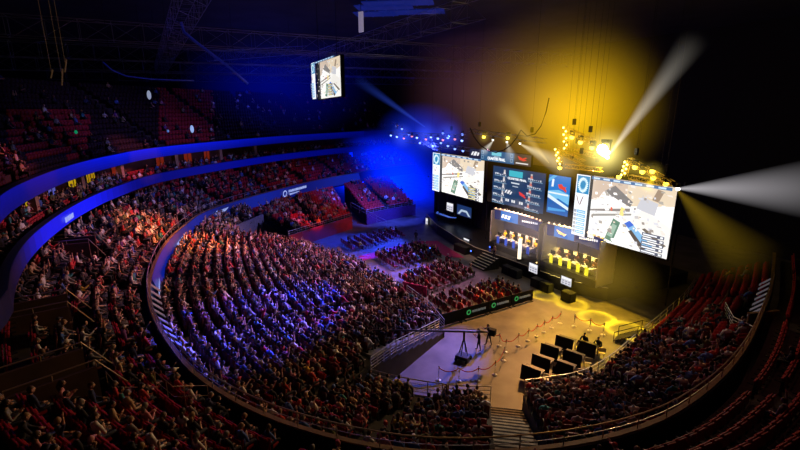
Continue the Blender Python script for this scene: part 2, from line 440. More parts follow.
# box seats and upper deck
bx_in, bx_out = [p for p in ring_at(6.2)[:i2]], [p for p in ring_at(8.0)[:i2]]
terrace('floor_box_rows', bx_in, bx_out, 8.85, 9.2, 2, 'X', occ=lambda p, r: .62, side=False)
ud_in, ud_out = [p for p in ring_at(6.6)[:i2 - 6]], [p for p in ring_at(19.0)[:i2 - 6]]
terrace('floor_middle_tier_rear', rear_in(6.9), rear_in(12.0), 7.9, 10.4, 6, 'N', aisles=[i - i2 - 1 for i in ais if i > i2 + 1], occ=lambda p, r: .35 if p.y < 8 else .02, side=False)
terrace('floor_upper_deck', ud_in, ud_out, 12.3, 19.4, 14, 'U', aisles=list(range(6, i2 - 6, 11)), occ=lambda p, r: .09, side=False)

# ------------------------------------------------------------------ seats
def seat_parts(folded):
    b = MB(); R = Matrix.Rotation(-.22, 3, 'X')
    b.box((0, -.27, .66), (.46, .05, .50), M=R); b.box((0, -.335, .90), (.40, .055, .10), M=R)
    p = MB()
    if folded: p.box((0, -.19, .60), (.44, .08, .40), M=Matrix.Rotation(-.25, 3, 'X'))
    else: p.box((0, -.02, .43), (.46, .42, .09), M=Matrix.Rotation(.08, 3, 'X'))
    f = MB()
    for s in (-1, 1):
        f.box((s * .255, -.20, .31), (.035, .10, .62)); f.box((s * .255, -.08, .63), (.05, .32, .035)); f.box((s * .255, -.20, .015), (.06, .24, .03))
    f.box((0, -.21, .36), (.52, .04, .04))
    return b.mesh('seat_back', M_SEAT), p.mesh('seat_cushion', M_SEATC), f.mesh('seat_frame', M_DARK)
SEATM = {True: seat_parts(True), False: seat_parts(False)}
def bevelled(me, w=.02):
    bm = bmesh.new(); bm.from_mesh(me); bmesh.ops.bevel(bm, geom=bm.edges[:], offset=w, segments=2, affect='EDGES', profile=.6); bm.to_mesh(me); bm.free()
for k in SEATM:
    bevelled(SEATM[k][0], .018); bevelled(SEATM[k][1], .022)

# ------------------------------------------------------------------ people
def skin_mesh(joints, bones, rad, sub, root):
    names = list(joints); me = bpy.data.meshes.new('s'); me.from_pydata([joints[n] for n in names], [(names.index(a), names.index(b)) for a, b in bones], [])
    o = bpy.data.objects.new('s', me); COL.objects.link(o)
    md = o.modifiers.new('k', 'SKIN'); md.use_smooth_shade = True
    for i, n in enumerate(names):
        d = me.skin_vertices[0].data[i]; r = rad[n]; d.radius = r if isinstance(r, tuple) else (r, r); d.use_root = (n == root)
    if sub: s = o.modifiers.new('s', 'SUBSURF'); s.levels = sub; s.render_levels = sub
    out = bpy.data.meshes.new_from_object(o.evaluated_get(bpy.context.evaluated_depsgraph_get()))
    bpy.data.objects.remove(o); bpy.data.meshes.remove(me)
    return out
def seg_d(p, a, b):
    ab = b - a; t = max(0, min(1, (p - a).dot(ab) / max(1e-9, ab.length_squared))); return (p - a - ab * t).length
def arm_pose(kind, side, sh, lean):
    x = sh.x; s = side
    P = {
     'lap': ((x + s * .07, sh.y + .03, sh.z - .29), (x - s * .06, sh.y + .27, sh.z - .38)),
     'clap': ((x + s * .09, sh.y + .10, sh.z - .26), (s * .035, sh.y + .27, sh.z - .12)),
     'up': ((x + s * .11, sh.y + .07, sh.z + .20), (x + s * .05, sh.y + .10, sh.z + .47)),
     'chin': ((x + s * .02, sh.y + .20, sh.z - .22), (s * .05, sh.y + .17, sh.z + .02)),
     'phone': ((x + s * .06, sh.y + .08, sh.z - .27), (s * .06, sh.y + .29, sh.z - .15)),
     'cross': ((x + s * .06, sh.y + .08, sh.z - .27), (-s * .07, sh.y + .24, sh.z - .22)),
     'knee': ((x + s * .08, sh.y + .14, sh.z - .25), (x + s * .0, sh.y + .33, sh.z - .36)),
     'side': ((x + s * .06, sh.y - .02, sh.z - .29), (x + s * .07, sh.y + .06, sh.z - .54)),
     'point': ((x + s * .10, sh.y + .22, sh.z - .10), (x + s * .02, sh.y + .45, sh.z + .05)),
    }
    return [Vector(q) for q in P[kind]]
def person_mesh(la, ra, lean=0.0, stand=False, stride=0.0, hi=True, turn=0.0, female=False, longs=False):
    V = Vector; J = {}; hz = .94 if stand else .53; hy = -.02 if stand else -.10
    sl = math.sin(lean); cl = math.cos(lean)
    up = lambda h, y=0: V((0, hy + h * sl + y * cl, hz + h * cl - y * sl))
    sw = .165 if female else .19
    J['pelvis'] = V((0, hy, hz)); J['waist'] = up(.17); J['chest'] = up(.36); J['neck'] = up(.50)
    J['head0'] = up(.58, .01)
    for s, n, arm in ((-1, 'l', la), (1, 'r', ra)):
        J['sh' + n] = up(.445) + V((s * sw, 0, 0)); el, wr = arm_pose(arm, s, J['sh' + n], lean); J['el' + n] = el; J['wr' + n] = wr
        hp = V((s * .095, hy + .01, hz - .03)); J['hp' + n] = hp
        if stand:
            k = stride * s; J['kn' + n] = V((s * .10, hy + .03 + k * .5, .50)); J['an' + n] = V((s * .105, hy + k, .09)); J['to' + n] = V((s * .125, hy + k + .17, .045))
        else:
            J['kn' + n] = V((s * .13, hy + .44, .52)); J['an' + n] = V((s * .13, hy + .42, .09)); J['to' + n] = V((s * .145, hy + .58, .045))
    bones = [('pelvis', 'waist'), ('waist', 'chest'), ('chest', 'neck'), ('neck', 'head0')]
    rad = {'pelvis': (.15, .12), 'waist': (.135, .105), 'chest': (.155 if not female else .14, .115), 'neck': .058, 'head0': .052}
    for n in 'lr':
        bones += [('chest', 'sh' + n), ('sh' + n, 'el' + n), ('el' + n, 'wr' + n), ('pelvis', 'hp' + n), ('hp' + n, 'kn' + n), ('kn' + n, 'an' + n), ('an' + n, 'to' + n)]
        rad.update({'sh' + n: .068, 'el' + n: .046, 'wr' + n: .030, 'hp' + n: .092, 'kn' + n: .062, 'an' + n: .040, 'to' + n: .036})
    me = skin_mesh(J, bones, rad, 1 if hi else 0, 'pelvis')
    mat_of = {}
    for a, b in bones:
        m = 1
        if b == 'head0': m = 0
        elif a[:2] == 'el': m = 1 if longs else 0
        elif a[:2] in ('hp', 'kn') : m = 2
        elif b[:2] == 'hp': m = 2
        elif a[:2] == 'an': m = 3
        mat_of[(a, b)] = m
    mb = MB(); mb.v = [tuple(v.co) for v in me.vertices]
    for p in me.polygons:
        c = V(p.center); k = min(bones, key=lambda e: seg_d(c, J[e[0]], J[e[1]]) - .3 * (rad[e[0]] if not isinstance(rad[e[0]], tuple) else rad[e[0]][0]))
        mb.f.append(tuple(p.vertices)); mb.mi.append(mat_of[k])
    bpy.data.meshes.remove(me)
    hc = up(.71, .03); T = Matrix.Rotation(turn, 3, 'Z')
    def head(mbx, c, d, n, m, mi):
        o = len(mbx.v); mbx.sphere((0, 0, 0), d, n, m, mi)
        for i in range(o, len(mbx.v)):
            v = Vector(mbx.v[i]); 
            if v.z < -.04: v.x *= .84; v.y *= .92
            mbx.v[i] = tuple(c + T @ v)
    head(mb, hc, (.077, .098, .122), 12 if hi else 6, 9 if hi else 4, 0)
    if hi:
        L = lambda x, y, z: hc + T @ V((x, y, z))
        mb.add([L(-.016, .09, -.03), L(.016, .09, -.03), L(0, .122, -.028), L(0, .094, .02)], [(0, 1, 2), (1, 3, 2), (3, 0, 2)], 0)
        for s in (-1, 1):
            mb.sphere(L(s * .03, .086, .005), (.014, .012, .008), 6, 4, 4)
            mb.sphere(L(s * .078, -.005, -.01), (.012, .024, .032), 6, 4, 0)
        mb.sphere(L(0, .084, -.062), (.026, .010, .008), 6, 4, 4)
    # hands
    for s, n, arm in ((-1, 'l', la), (1, 'r', ra)):
        wr, el = J['wr' + n], J['el' + n]; d = (wr - el).normalized()
        ref = V((s, 0, 0)) if abs(d.x) < .8 else V((0, 0, 1))
        side = (ref - d * ref.dot(d)).normalized(); nrm = d.cross(side).normalized()
        if hi:
            mb.tube([wr - d * .01, wr + d * .05, wr + d * .095], [.030, .041, .037], 8, 0)
            for q, (off, ln) in enumerate(((-.030, .062), (-.010, .076), (.011, .072), (.030, .055))):
                b0 = wr + d * .08 + side * off; b1 = b0 + d * ln * .55 + nrm * .006; b2 = b1 + d * ln * .4 + nrm * .026
                mb.tube([b0, b1, b2], [.0095, .009, .007], 5, 0)
            t0 = wr + d * .025 - side * .028; mb.tube([t0, t0 - side * .035 + d * .028, t0 - side * .045 + d * .06 + nrm * .012], [.012, .011, .008], 5, 0)
        else:
            mb.tube([wr, wr + d * .16], [.034, .03], 4, 0)
    return mb, hc, T
def hair_mb(hc, T, style, hi=True):
    mb = MB(); n, m = (14, 10) if hi else (6, 4); o = 0
    d = (.085, .106, .128)
    if style == 'cap':
        mb.sphere((0, -.006, .022), (.088, .104, .108), n, m)
        mb.add([(-.07, .06, .045), (.07, .06, .045), (.055, .18, .03), (-.055, .18, .03), (-.07, .06, .032), (.07, .06, .032), (.055, .18, .022), (-.055, .18, .022)],
               [(0, 1, 2, 3), (7, 6, 5, 4), (0, 3, 7, 4), (1, 5, 6, 2), (3, 2, 6, 7)])
        keep = lambda v: v.z > -.0 or v.y > .10
    elif style == 'long':
        mb.sphere((0, -.014, .0), (.090, .108, .132), n, m)
        keep = lambda v: v.y < .045 or v.z > .062
    else:
        mb.sphere((0, -.010, .008), d, n, m)
        keep = lambda v: (v.z > .055) or (v.y < .01 and v.z > -.075)
    fs = [f for f in mb.f if keep(sum((Vector(mb.v[i]) for i in f), Vector()) / len(f))]
    mb.f = fs; mb.mi = [0] * len(fs)
    if style == 'long':
        mb.tube([(0, -.085, .02), (0, -.10, -.10), (0, -.095, -.22)], [.06, .075, .045], 8 if hi else 5)
    mb.v = [tuple(hc + T @ Vector(v)) for v in mb.v]
    return mb
POSES = [('lap', 'lap', .02, 'hands in lap'), ('clap', 'clap', .08, 'clapping'), ('knee', 'knee', .30, 'leaning forward'), ('chin', 'lap', .16, 'chin on hand'),
         ('cross', 'cross', .02, 'arms folded'), ('phone', 'phone', .10, 'hands up front'), ('up', 'up', -.02, 'both arms raised'), ('lap', 'up', 0, 'one arm raised'), ('lap', 'point', .05, 'pointing ahead')]
HSTY = ['short', 'long', 'short', 'cap', 'short', 'long', 'short', 'short', 'cap']
PM = []
for k, (la, ra, ln, nm) in enumerate(POSES):
    mb, hc, T = person_mesh(la, ra, ln, hi=True, turn=(-.25, .3, 0, .5, -.4, .1, 0, .3, .6)[k], longs=k in (0, 2, 5, 8), female=(HSTY[k] == 'long'))
    me = mb.mesh('seated_person', [M_SKIN, M_SHIRT, M_TROUS, M_SHOE, M_EYE], smooth=True)
    PM.append((me, hair_mb(hc, T, HSTY[k]).mesh('hair', M_HAIR, True), nm))
LOW = []
for k, (la, ra, ln, nm) in enumerate(POSES):
    mb, hc, T = person_mesh(la, ra, ln, hi=False, turn=(-.25, .3, 0, .5, -.4, .1, 0, .3, .6)[k], longs=k in (0, 2, 5, 8))
    h = hair_mb(hc, T, HSTY[k], False); o = len(mb.v); mb.v += h.v; mb.f += [tuple(i + o for i in f) for f in h.f]; mb.mi += [5] * len(h.f)
    tris = []; tm = []
    for f, m in zip(mb.f, mb.mi):
        for j in range(1, len(f) - 1): tris.append((f[0], f[j], f[j + 1])); tm.append(m)
    LOW.append((np.array(mb.v, np.float32), np.array(tris, np.int32), np.array(tm)))
TOPS = [('black', (.006, .006, .007), 20), ('charcoal', (.02, .02, .023), 12), ('grey', (.22, .22, .23), 6), ('white', (.72, .72, .70), 9), ('navy', (.02, .03, .10), 5), ('blue', (.06, .14, .45), 4),
        ('red', (.50, .03, .03), 5), ('maroon', (.17, .02, .04), 3), ('olive', (.14, .15, .05), 3), ('teal', (.03, .22, .22), 2), ('tan', (.50, .36, .22), 4), ('purple', (.18, .05, .25), 1), ('pink', (.62, .26, .32), 2), ('yellow', (.62, .45, .06), 1)]
TOPW = [t for t in TOPS for _ in range(t[2])]
HAIRC = [(.010, .008, .007), (.03, .016, .009), (.07, .035, .015), (.25, .16, .07), (.18, .17, .16)]
POSEW = [0, 0, 0, 1, 2, 2, 3, 3, 4, 4, 5, 0, 2, 1, 5, 6, 7, 8]

# ------------------------------------------------------------------ who can be seen
dg = bpy.context.evaluated_depsgraph_get(); vs = []; fs = []
for o in COL.objects:
    if o.type == 'MESH' and (o.name.startswith(('trim', 'floor_box', 'floor_upper', 'ribbon', 'ceiling_box', 'floor_middle', 'floor_lower'))):
        b = len(vs); vs += [v.co.copy() for v in o.data.vertices]; fs += [tuple(i + b for i in p.vertices) for p in o.data.polygons]
BV = BVHTree.FromPolygons(vs, fs)
def seen(p):
    q = project(p)
    if q is None or not (-6 < q[0] < 806 and -6 < q[1] < 458): return False
    d = p - CAM; h = BV.ray_cast(CAM, d.normalized(), d.length - .15)
    return h[0] is None
for s in SEATS:
    s['dist'] = (s['p'] - CAM).length; s['seen'] = seen(s['p'] + Vector((0, 0, 1.15))); s['seen2'] = seen(s['p'] + Vector((0, 0, .75)))
AREA = {'N': ('upper rear bank',) * 12, 'B': ('by the side rail', 'left of pale stairs'), 'C': ('right of pale stairs', 'behind black desks', 'behind black steps', 'at far right'),
        'D': ('above red wall', 'past red wall'), 'E': ('in far end', 'in last end'), 'X': ('in the boxes',) * 3}
def section(s):
    """where a place is, in words, with the landmark its seats are counted from"""
    r, n = nth(s['row']), nth(s['num']); k = s['seg']
    if s['block'] == 'N': return '%s row of rear bank, %s in %s block' % (r, n, nth(k + 1))
    if s['block'] == 'M': return '%s row past curved rail, %s in %s' % (r, n, M_NAMES.get(k, nth(k + 1) + ' block'))
    if s['block'] == 'A': return '%s row up, %s in %s wedge' % (r, n, nth(k + 1))
    return '%s row up, %s along %s' % (r, n, AREA[s['block']][k])
M_NAMES = {}
def seg_names():
    segs = {}
    for s in SEATS:
        if s['block'] == 'M' and s['seen2']: segs.setdefault(s['seg'], []).append(project(s['p']))
    for k, v in segs.items():
        x = sum(a for a, b in v) / len(v); y = sum(b for a, b in v) / len(v)
        M_NAMES[k] = (x, y)
    order = sorted(M_NAMES); words = {}
    nb = [k for k in order if M_NAMES[k][1] > 265]
    for j, k in enumerate(nb): words[k] = '%s nearby block' % nth(j + 1)
    for j, k in enumerate([k for k in order if k not in nb]): words[k] = '%s far block' % nth(j + 1)
    M_NAMES.clear(); M_NAMES.update(words)
seg_names()

RC = min((s for s in SEATS if s['block'] in 'MN' and s['seen']), key=lambda s: sum((a - b) ** 2 for a, b in zip(project(s['p'] + Vector((0, 0, 1.2))), (612, 436)))); RC['occ'] = True
people = [s for s in SEATS if s['occ']]
for s in people:
    s['pose'] = random.choice(POSEW); s['top'] = random.choice(TOPW); s['hair'] = random.choice(HAIRC); s['sc'] = random.uniform(.93, 1.06); s['dr'] = random.uniform(-.25, .25)
RC['pose'] = 8; RC['top'] = TOPS[7]
vis = sorted([s for s in people if s['seen']], key=lambda s: s['dist'])
near = vis[:300]; nearset = set(id(s) for s in near)
used_labels = set()
def uniq(l):
    assert l not in used_labels, l
    used_labels.add(l); return l
for s in near:
    me, hm, nm = PM[s['pose']]
    o = bpy.data.objects.new('seated_person', me); COL.objects.link(o)
    o.location = s['p'] + Vector((0, 0, .012)); o.rotation_euler = (0, 0, s['rz'] + s['dr']); o.scale = (s['sc'],) * 3; o.color = (*s['top'][1], 1)
    tag(o, uniq('%s-topped person %s, %s' % (s['top'][0], nm, section(s))), 'person', 'spectators in the nearest rows')
    h = bpy.data.objects.new('hair', hm); COL.objects.link(h); h.parent = o; h.color = (*(s['hair'] if HSTY[s['pose']] != 'cap' else ((.6, .02, .02) if s is RC else random.choice(TOPW)[1])), 1)
def joined(name, insts, protos, material):
    """one mesh out of many placed copies; insts = (proto index, loc, rz, scale, colours by slot)"""
    VV, FF, CC = [], [], []; o = 0
    for k, loc, rz, sc, cols in insts:
        v, f, m = protos[k]; c, s_ = math.cos(rz), math.sin(rz)
        R = np.array(((c, s_, 0), (-s_, c, 0), (0, 0, 1)), np.float32)
        VV.append((v * sc) @ R + np.array(loc, np.float32)); FF.append(f + o); o += len(v); CC.append(np.asarray(cols, np.float32)[m])
    V = np.concatenate(VV); F = np.concatenate(FF); C = np.concatenate(CC)
    me = bpy.data.meshes.new(name); me.vertices.add(len(V)); me.vertices.foreach_set('co', V.ravel())
    me.loops.add(F.size); me.loops.foreach_set('vertex_index', F.ravel().astype(np.int32))
    me.polygons.add(len(F)); me.polygons.foreach_set('loop_start', np.arange(0, F.size, 3, dtype=np.int32)); me.polygons.foreach_set('loop_total', np.full(len(F), 3, np.int32))
    a = me.attributes.new('col', 'FLOAT_COLOR', 'FACE'); a.data.foreach_set('color', np.concatenate([C, np.ones((len(C), 1), np.float32)], 1).ravel())
    me.materials.append(material); me.update(calc_edges=True); me.validate()
    ob = bpy.data.objects.new(name, me); COL.objects.link(ob); return ob
def crowd_cols(s):
    sk = random.choice(((.62, .36, .25), (.70, .45, .33), (.45, .24, .15), (.30, .15, .09))); tr = random.choice(((.012, .012, .015), (.05, .06, .11), (.10, .09, .08), (.03, .03, .03)))
    hr = s['hair'] if HSTY[s['pose']] != 'cap' else random.choice(TOPW)[1]
    return [sk, s['top'][1], tr, (.04, .04, .04), (.02, .02, .02), hr]

# floor chairs (blocks of rows facing the stage) -------------------------------------------
def chair_mb():
    mb = MB(); mb.box((0, 0, .45), (.45, .44, .07)); mb.box((0, -.235, .74), (.44, .055, .42), M=Matrix.Rotation(-.12, 3, 'X'))
    for x in (-.2, .2):
        mb.tube([(x, .19, 0), (x, .17, .43)], .014, 5); mb.tube([(x, -.26, 0), (x, -.20, .45), (x, -.26, .93)], .014, 5)
    return mb
CH = chair_mb().mesh('floor_chair', M_CHAIR)
FLOORSEAT = []
def chair_rows(name, x0, x1, y0, y1, rows, occ, skew=0.0):
    n = 0
    for r in range(rows):
        y = y0 + (y1 - y0) * r / max(1, rows - 1); x = x0
        q = 0; c = int(abs(x1 - x0) / .62)
        for q in range(c):
            px = x0 + (x1 - x0) * (q + .5) / c + skew * r
            o = bpy.data.objects.new('floor_chair', CH); COL.objects.link(o); o.location = (px, y, 0.002); o.rotation_euler = (0, 0, random.uniform(-.06, .06))
            tag(o, uniq('dark red floor chair, %s from near end, %s row from back, %s' % (nth(q + 1), nth(r + 1), name)), 'chair', 'rows of chairs on the arena floor')
            if random.random() < occ: FLOORSEAT.append(dict(p=Vector((px, y - .0, 0)), rz=0, pose=random.choice(POSEW), top=random.choice(TOPW), hair=random.choice(HAIRC), sc=1, dr=random.uniform(-.2, .2)))
chair_rows('block behind banners', -27.6, -31.1, 19.6, 28.6, 9, .72, -.02)
chair_rows('middle floor block', -32.6, -37.4, 21.2, 28.2, 8, .66, -.25)
chair_rows('far floor block', -40.0, -44.9, 22.2, 28.6, 7, .72, -.18)
chair_rows('empty blue block', -48.2, -52.0, 20.8, 29.2, 9, .12, -.28)
rest = [s for s in people if id(s) not in nearset and (s['seen'] or s['block'] in 'ADE')] + FLOORSEAT
cr = joined('crowd', [(s['pose'], (s['p'].x, s['p'].y, s['p'].z + .012), s['rz'] + s['dr'], s['sc'], crowd_cols(s)) for s in rest], LOW, M_CROWD)
tag(cr, 'dense crowd of seated spectators filling the stands and floor chairs', 'crowd', kind='stuff')

# stadium seats
nv = sorted([s for s in SEATS if s['seen2'] and s['block'] != 'U'], key=lambda s: s['dist'] + (9 if s['occ'] else 0))
ns = nv[:300]; nset = set(id(s) for s in ns)
for s in ns:
    t = thing('stadium_seat', uniq('%s red seat, %s' % ('occupied' if s['occ'] else 'empty folded', section(s))), 'seat', s['p'] + Vector((0, 0, .004)), s['rz'], 'red stadium seats in the nearest rows')
    for me, nm in zip(SEATM[not s['occ']], ('backrest', 'seat_cushion', 'frame')):
        c = bpy.data.objects.new(nm, me); COL.objects.link(c); c.parent = t
def low_seat(folded):
    mb = MB(); mb.box((0, -.28, .68), (.47, .06, .56), M=Matrix.Rotation(-.22, 3, 'X'), mi=0)
    if folded: mb.box((0, -.19, .60), (.44, .08, .38), M=Matrix.Rotation(-.25, 3, 'X'), mi=1)
    else: mb.box((0, -.02, .43), (.46, .42, .09), mi=1)
    mb.box((0, -.2, .2), (.5, .06, .4), mi=2)
    tris = []; tm = []
    for f, m in zip(mb.f, mb.mi):
        for j in range(1, len(f) - 1): tris.append((f[0], f[j], f[j + 1])); tm.append(m)
    return np.array(mb.v, np.float32), np.array(tris, np.int32), np.array(tm)
LS = [low_seat(False), low_seat(True)]
SC = [(.42, .012, .018), (.36, .012, .02), (.02, .02, .02)]; SC_GLOOM = [(.02, .002, .003)] * 3; SC_SHADED = [(.07, .004, .006), (.06, .004, .006), (.01, .01, .01)]  # second set paints upper-deck gloom, third the shade between packed spectators
def dull(s):  # picks upper-deck seats that get the painted gloom, sparing two red sections
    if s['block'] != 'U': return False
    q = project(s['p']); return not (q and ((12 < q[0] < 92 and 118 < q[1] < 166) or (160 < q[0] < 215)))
sm = joined('stadium_seating', [(0 if s['occ'] else 1, (s['p'].x, s['p'].y, s['p'].z + .004), s['rz'], 1, SC_GLOOM if dull(s) else (SC_SHADED if s['occ'] else SC)) for s in SEATS if id(s) not in nset and (s['seen2'] or s['block'] in 'ADEU')], LS, M_CROWD)
tag(sm, 'rows of red folding seats on all the tiers beyond the nearest rows', 'seating', kind='stuff')
print('SEATS', len(SEATS), 'people', len(people), 'visible', len(vis), 'near max dist', near[-1]['dist'], 'seat max', ns[-1]['dist'], 'floor', len(FLOORSEAT))

# ------------------------------------------------------------------ rails, portals, stairs
def rail(name, label, pts, h=1.0, bars=3, every=1.6, material=M_STEEL, group=None, cat='railing', r=.025):
    """posts and bars along a line of floor points (x, y, z)"""
    P = [Vector(p) for p in pts]; t = thing(name, label, cat, P[0], 0, group); o = P[0]
    mb = MB(); mb.tube([p - o + Vector((0, 0, h)) for p in P], r * 1.25, 6); mb.build('handrail', material, t)
    for b in range(1, bars):
        mb = MB(); mb.tube([p - o + Vector((0, 0, h * b / bars)) for p in P], r * .7, 5); mb.build('bar', material, t)
    s = [0.0]
    for i in range(1, len(P)): s.append(s[-1] + (P[i] - P[i - 1]).length)
    n = max(1, round(s[-1] / every)); k = 0
    for j in range(n + 1):
        d = s[-1] * j / n
        while k < len(P) - 2 and s[k + 1] < d: k += 1
        q = P[k].lerp(P[k + 1], (d - s[k]) / max(1e-9, s[k + 1] - s[k])) - o
        mb = MB(); mb.tube([q, q + Vector((0, 0, h))], r, 5); mb.build('post', material, t)
    return t
def ring3(i0, i1, d, z, st=1): return [(*(R1[i] + N1[i] * d), z) for i in range(i0, i1 + 1, st)]
M_GOLD = mat('warm brass rail', (.55, .42, .28), .35, metal=.7)
iA, iB_, iC_ = near_idx((-35.2, -.9)), near_idx((-17, 2)), near_idx((-9.0, 11.5))
rail('curved_rail', 'thin steel handrail on the curved wall at the far left', ring3(near_idx((-70, 20)), iA, 0, 5.42, 2), .62, 1, 2.4, M_STEEL, 'handrails on the curved wall')
rail('curved_rail', 'steel handrail on the curved wall beside the white lit strip', ring3(iA, iB_, 0, 5.42), .62, 2, 1.6, M_STEEL, 'handrails on the curved wall')
rail('curved_rail', 'handrail along the bottom edge of the view, below the pale stairs', ring3(iB_, iC_, 0, 5.42), .62, 2, 1.6, M_GOLD, 'handrails on the curved wall')
rail('curved_rail', 'brass handrail curving up the right side of the stand', ring3(iC_, near_idx((-12.4, 36.5)), 0, 5.42), .62, 2, 1.6, M_GOLD, 'handrails on the curved wall')
# front rails of the lower blocks
rail('guard_rail', 'slanted steel guard rail at the floor corner of the big left stand', [(-25.5, 17.9, .62), (-24.2, 15.3, 1.05), (-22.8, 12.5, 1.55), (-21.4, 10.1, 1.8)], 1.0, 5, .75)
rail('guard_rail', 'steel guard rail between the left stand and the banner barriers', [(-25.6, 18.4, .45), (-29, 19.2, .45), (-33, 19.4, .45)], .95, 4, 1.0)
def lowrow(inn, i0, i1, z): return [(p.x - .0, p.y, z) for p in inn[i0:i1 + 1]]
rail('guard_rail', 'steel guard rail in front of the near block left of the pale stairs', lowrow(inB, 0, 18, 1.12), 1.0, 4, 1.1)
rail('guard_rail', 'steel guard rail in front of the block facing the black desks', lowrow(inC, 0, 18, 1.12), 1.0, 4, 1.3)
rail('guard_rail', 'long guard rail climbing to the dark far right corner', lowrow(inC, 20, 35, 1.12), 1.0, 3, 1.6)
rail('guard_rail', 'rail along the top of the red front wall', [(p.x, p.y, 1.55) for p in inD], .8, 3, 1.5)
rail('guard_rail', 'rail on the front wall of the furthest stand', [(p.x, p.y, 1.55) for p in inE], .8, 3, 1.5)
rail('guard_rail', 'short white railing among the seats on the right', [(-13.6, 33.4, 3.2), (-12.0, 30.9, 3.4), (-10.2, 29.0, 4.0)], 1.0, 5, .9, M_WHITE)
rail('guard_rail', 'handrail slanting down beside the far gap in the stands', [(-62.5, 26.6, 2.2), (-58.5, 29.0, .6), (-57.2, 30.0, 0)], 1.0, 2, 1.5)
rail('guard_rail', 'parapet rail beside the exit well on the right', [(-15.6, 38.6, 2.6), (-14.6, 35.6, 2.8), (-13.5, 32.0, 3.2)], .9, 2, 1.5, M_GOLD)
M_PORTAL = mat('brown portal wall', (.085, .045, .028), .8, noise=.35, nscale=1.2)
PN = ['upper left', 'lower left', 'furthest, blue-lit']
for q, i in enumerate(iV):
    t_ = Vector((-N1[i].y, N1[i].x))
    for sgn, nm in ((-1, 'far'), (1, 'near')):
        T = thing('portal_wall', 'brown %s side wall of the %s entry portal in the middle tier' % (nm, PN[q]), 'wall')
        a = R1[i] + N1[i] * 3.7 + t_ * sgn * .95; b = R1[i] + N1[i] * 6.3 + t_ * sgn * .95; w = t_ * .08
        mb = MB(); mb.prism([tuple(a - w), tuple(b - w), tuple(b + w), tuple(a + w)], 4.7, 7.85); mb.build('panel', M_PORTAL, T)
        mb = MB(); mb.tube([(a.x - N1[i].x * .9, a.y - N1[i].y * .9, 6.75), (a.x, a.y, 8.1), (b.x, b.y, 8.1)], .03, 6); mb.build('handrail', M_GOLD, T)
        for p in (a, a.lerp(b, .5), b):
            mb = MB(); mb.tube([(p.x, p.y, 7.8), (p.x, p.y, 8.1)], .02, 5); mb.build('post', M_GOLD, T)
for (px, py, w_, lab) in ((105, 369, 1.6, 'first'), (154, 369, 1.6, 'second')):
    a = at(px, py, 6.9); i = near_idx(a); t_ = Vector((-N1[i].y, N1[i].x)); o = Vector((a.x, a.y, 5.9))
    e = o + Vector((t_.x, t_.y, 0)) * w_; g = e + Vector((-N1[i].x, -N1[i].y, -.5)) * 1.3
    rail('guard_rail', 'thin rail around the %s wheelchair platform right of the portal walls' % lab, [o, e, g], .9, 2, 1.2, M_GOLD, r=.014)
# pale stairs from the floor to the curved wall
mb = MB(); a, b = Vector((-16.1, 16.0)), Vector((-9.7, 10.8)); d = (b - a).normalized(); w = Vector((-d.y, d.x)); n = 16
for k in range(n):
    p0 = a + (b - a) * k / n; p1 = a + (b - a) * (k + 1) / n; z = .35 + 3.55 * (k + 1) / n
    mb.prism([tuple(p0 - w * .95), tuple(p1 - w * .95), tuple(p1 + w * .95), tuple(p0 + w * .95)], 0, z)
    q0 = p0 + d * .09; mb.prism([tuple(p0 - w * .96), tuple(q0 - w * .96), tuple(q0 + w * .96), tuple(p0 + w * .96)], z, z + .012, 1)
tag(mb.build('stairs', [M_STAIR, M_BLACK]), 'pale concrete stairs between two packed blocks', 'stairs')
mb = MB(); a, b = Vector((-25.9, 17.6)), Vector((-22.3, 10.8)); d = (b - a).normalized(); w = Vector((-d.y, d.x)); n = 13
for k in range(n):
    p0 = a + (b - a) * k / n; p1 = a + (b - a) * (k + 1) / n; z = .52 + 1.68 * (k + .6) / n
    sg = 1 if (w.x < 0) else -1
    mb.prism([tuple(p0 + w * .25 * sg), tuple(p1 + w * .25 * sg), tuple(p1 + w * 1.35 * sg), tuple(p0 + w * 1.35 * sg)], z - .3, z)
tag(mb.build('stairs', mat('blue grey stair', (.30, .32, .40), .7, noise=.3)), 'blue-lit steps inside the slanted guard rail', 'stairs')
# red and dark front walls of the far blocks
def front_wall(name, inn, z, m, label=None):
    mb = MB()
    for p, q in zip(inn[:-1], inn[1:]):
        d = (q - p).normalized(); n_ = Vector((d.y, -d.x)) * .1
        mb.prism([(p.x - n_.x, p.y - n_.y), (q.x - n_.x, q.y - n_.y), (q.x + n_.x, q.y + n_.y), (p.x + n_.x, p.y + n_.y)], 0, z)
    return tag(mb.build(name, m), label, kind='structure')
front_wall('wall_red_front', inD, 1.8, M_REDWALL)
front_wall('wall_far_front', inE, 1.8, mat('purple blue front wall', (.07, .02, .12), .7, noise=.2))
front_wall('wall_near_front', inB, 1.1, M_BLACK); front_wall('wall_right_front', inC, 1.1, M_BLACK)
front_wall('wall_left_front', inA, .5, M_BLACK)
PITW = [(-51.7, 8.9), (-55.0, 7.9), (-60.0, 12.7)]
for q, (a, b, z) in enumerate(((PITW[0], PITW[1], 2.7), (PITW[1], PITW[2], 3.4))):
    a, b = Vector(a), Vector(b); d = (b - a).normalized(); n_ = Vector((d.y, -d.x)) * .1
    mb = MB(); mb.prism([tuple(a - n_), tuple(b - n_), tuple(b + n_), tuple(a + n_)], 0, z)
    tag(mb.build('wall_exit_%s' % ('side', 'rear')[q], mat('pale grey wall', (.20, .22, .30), .7, noise=.3)), kind='structure')
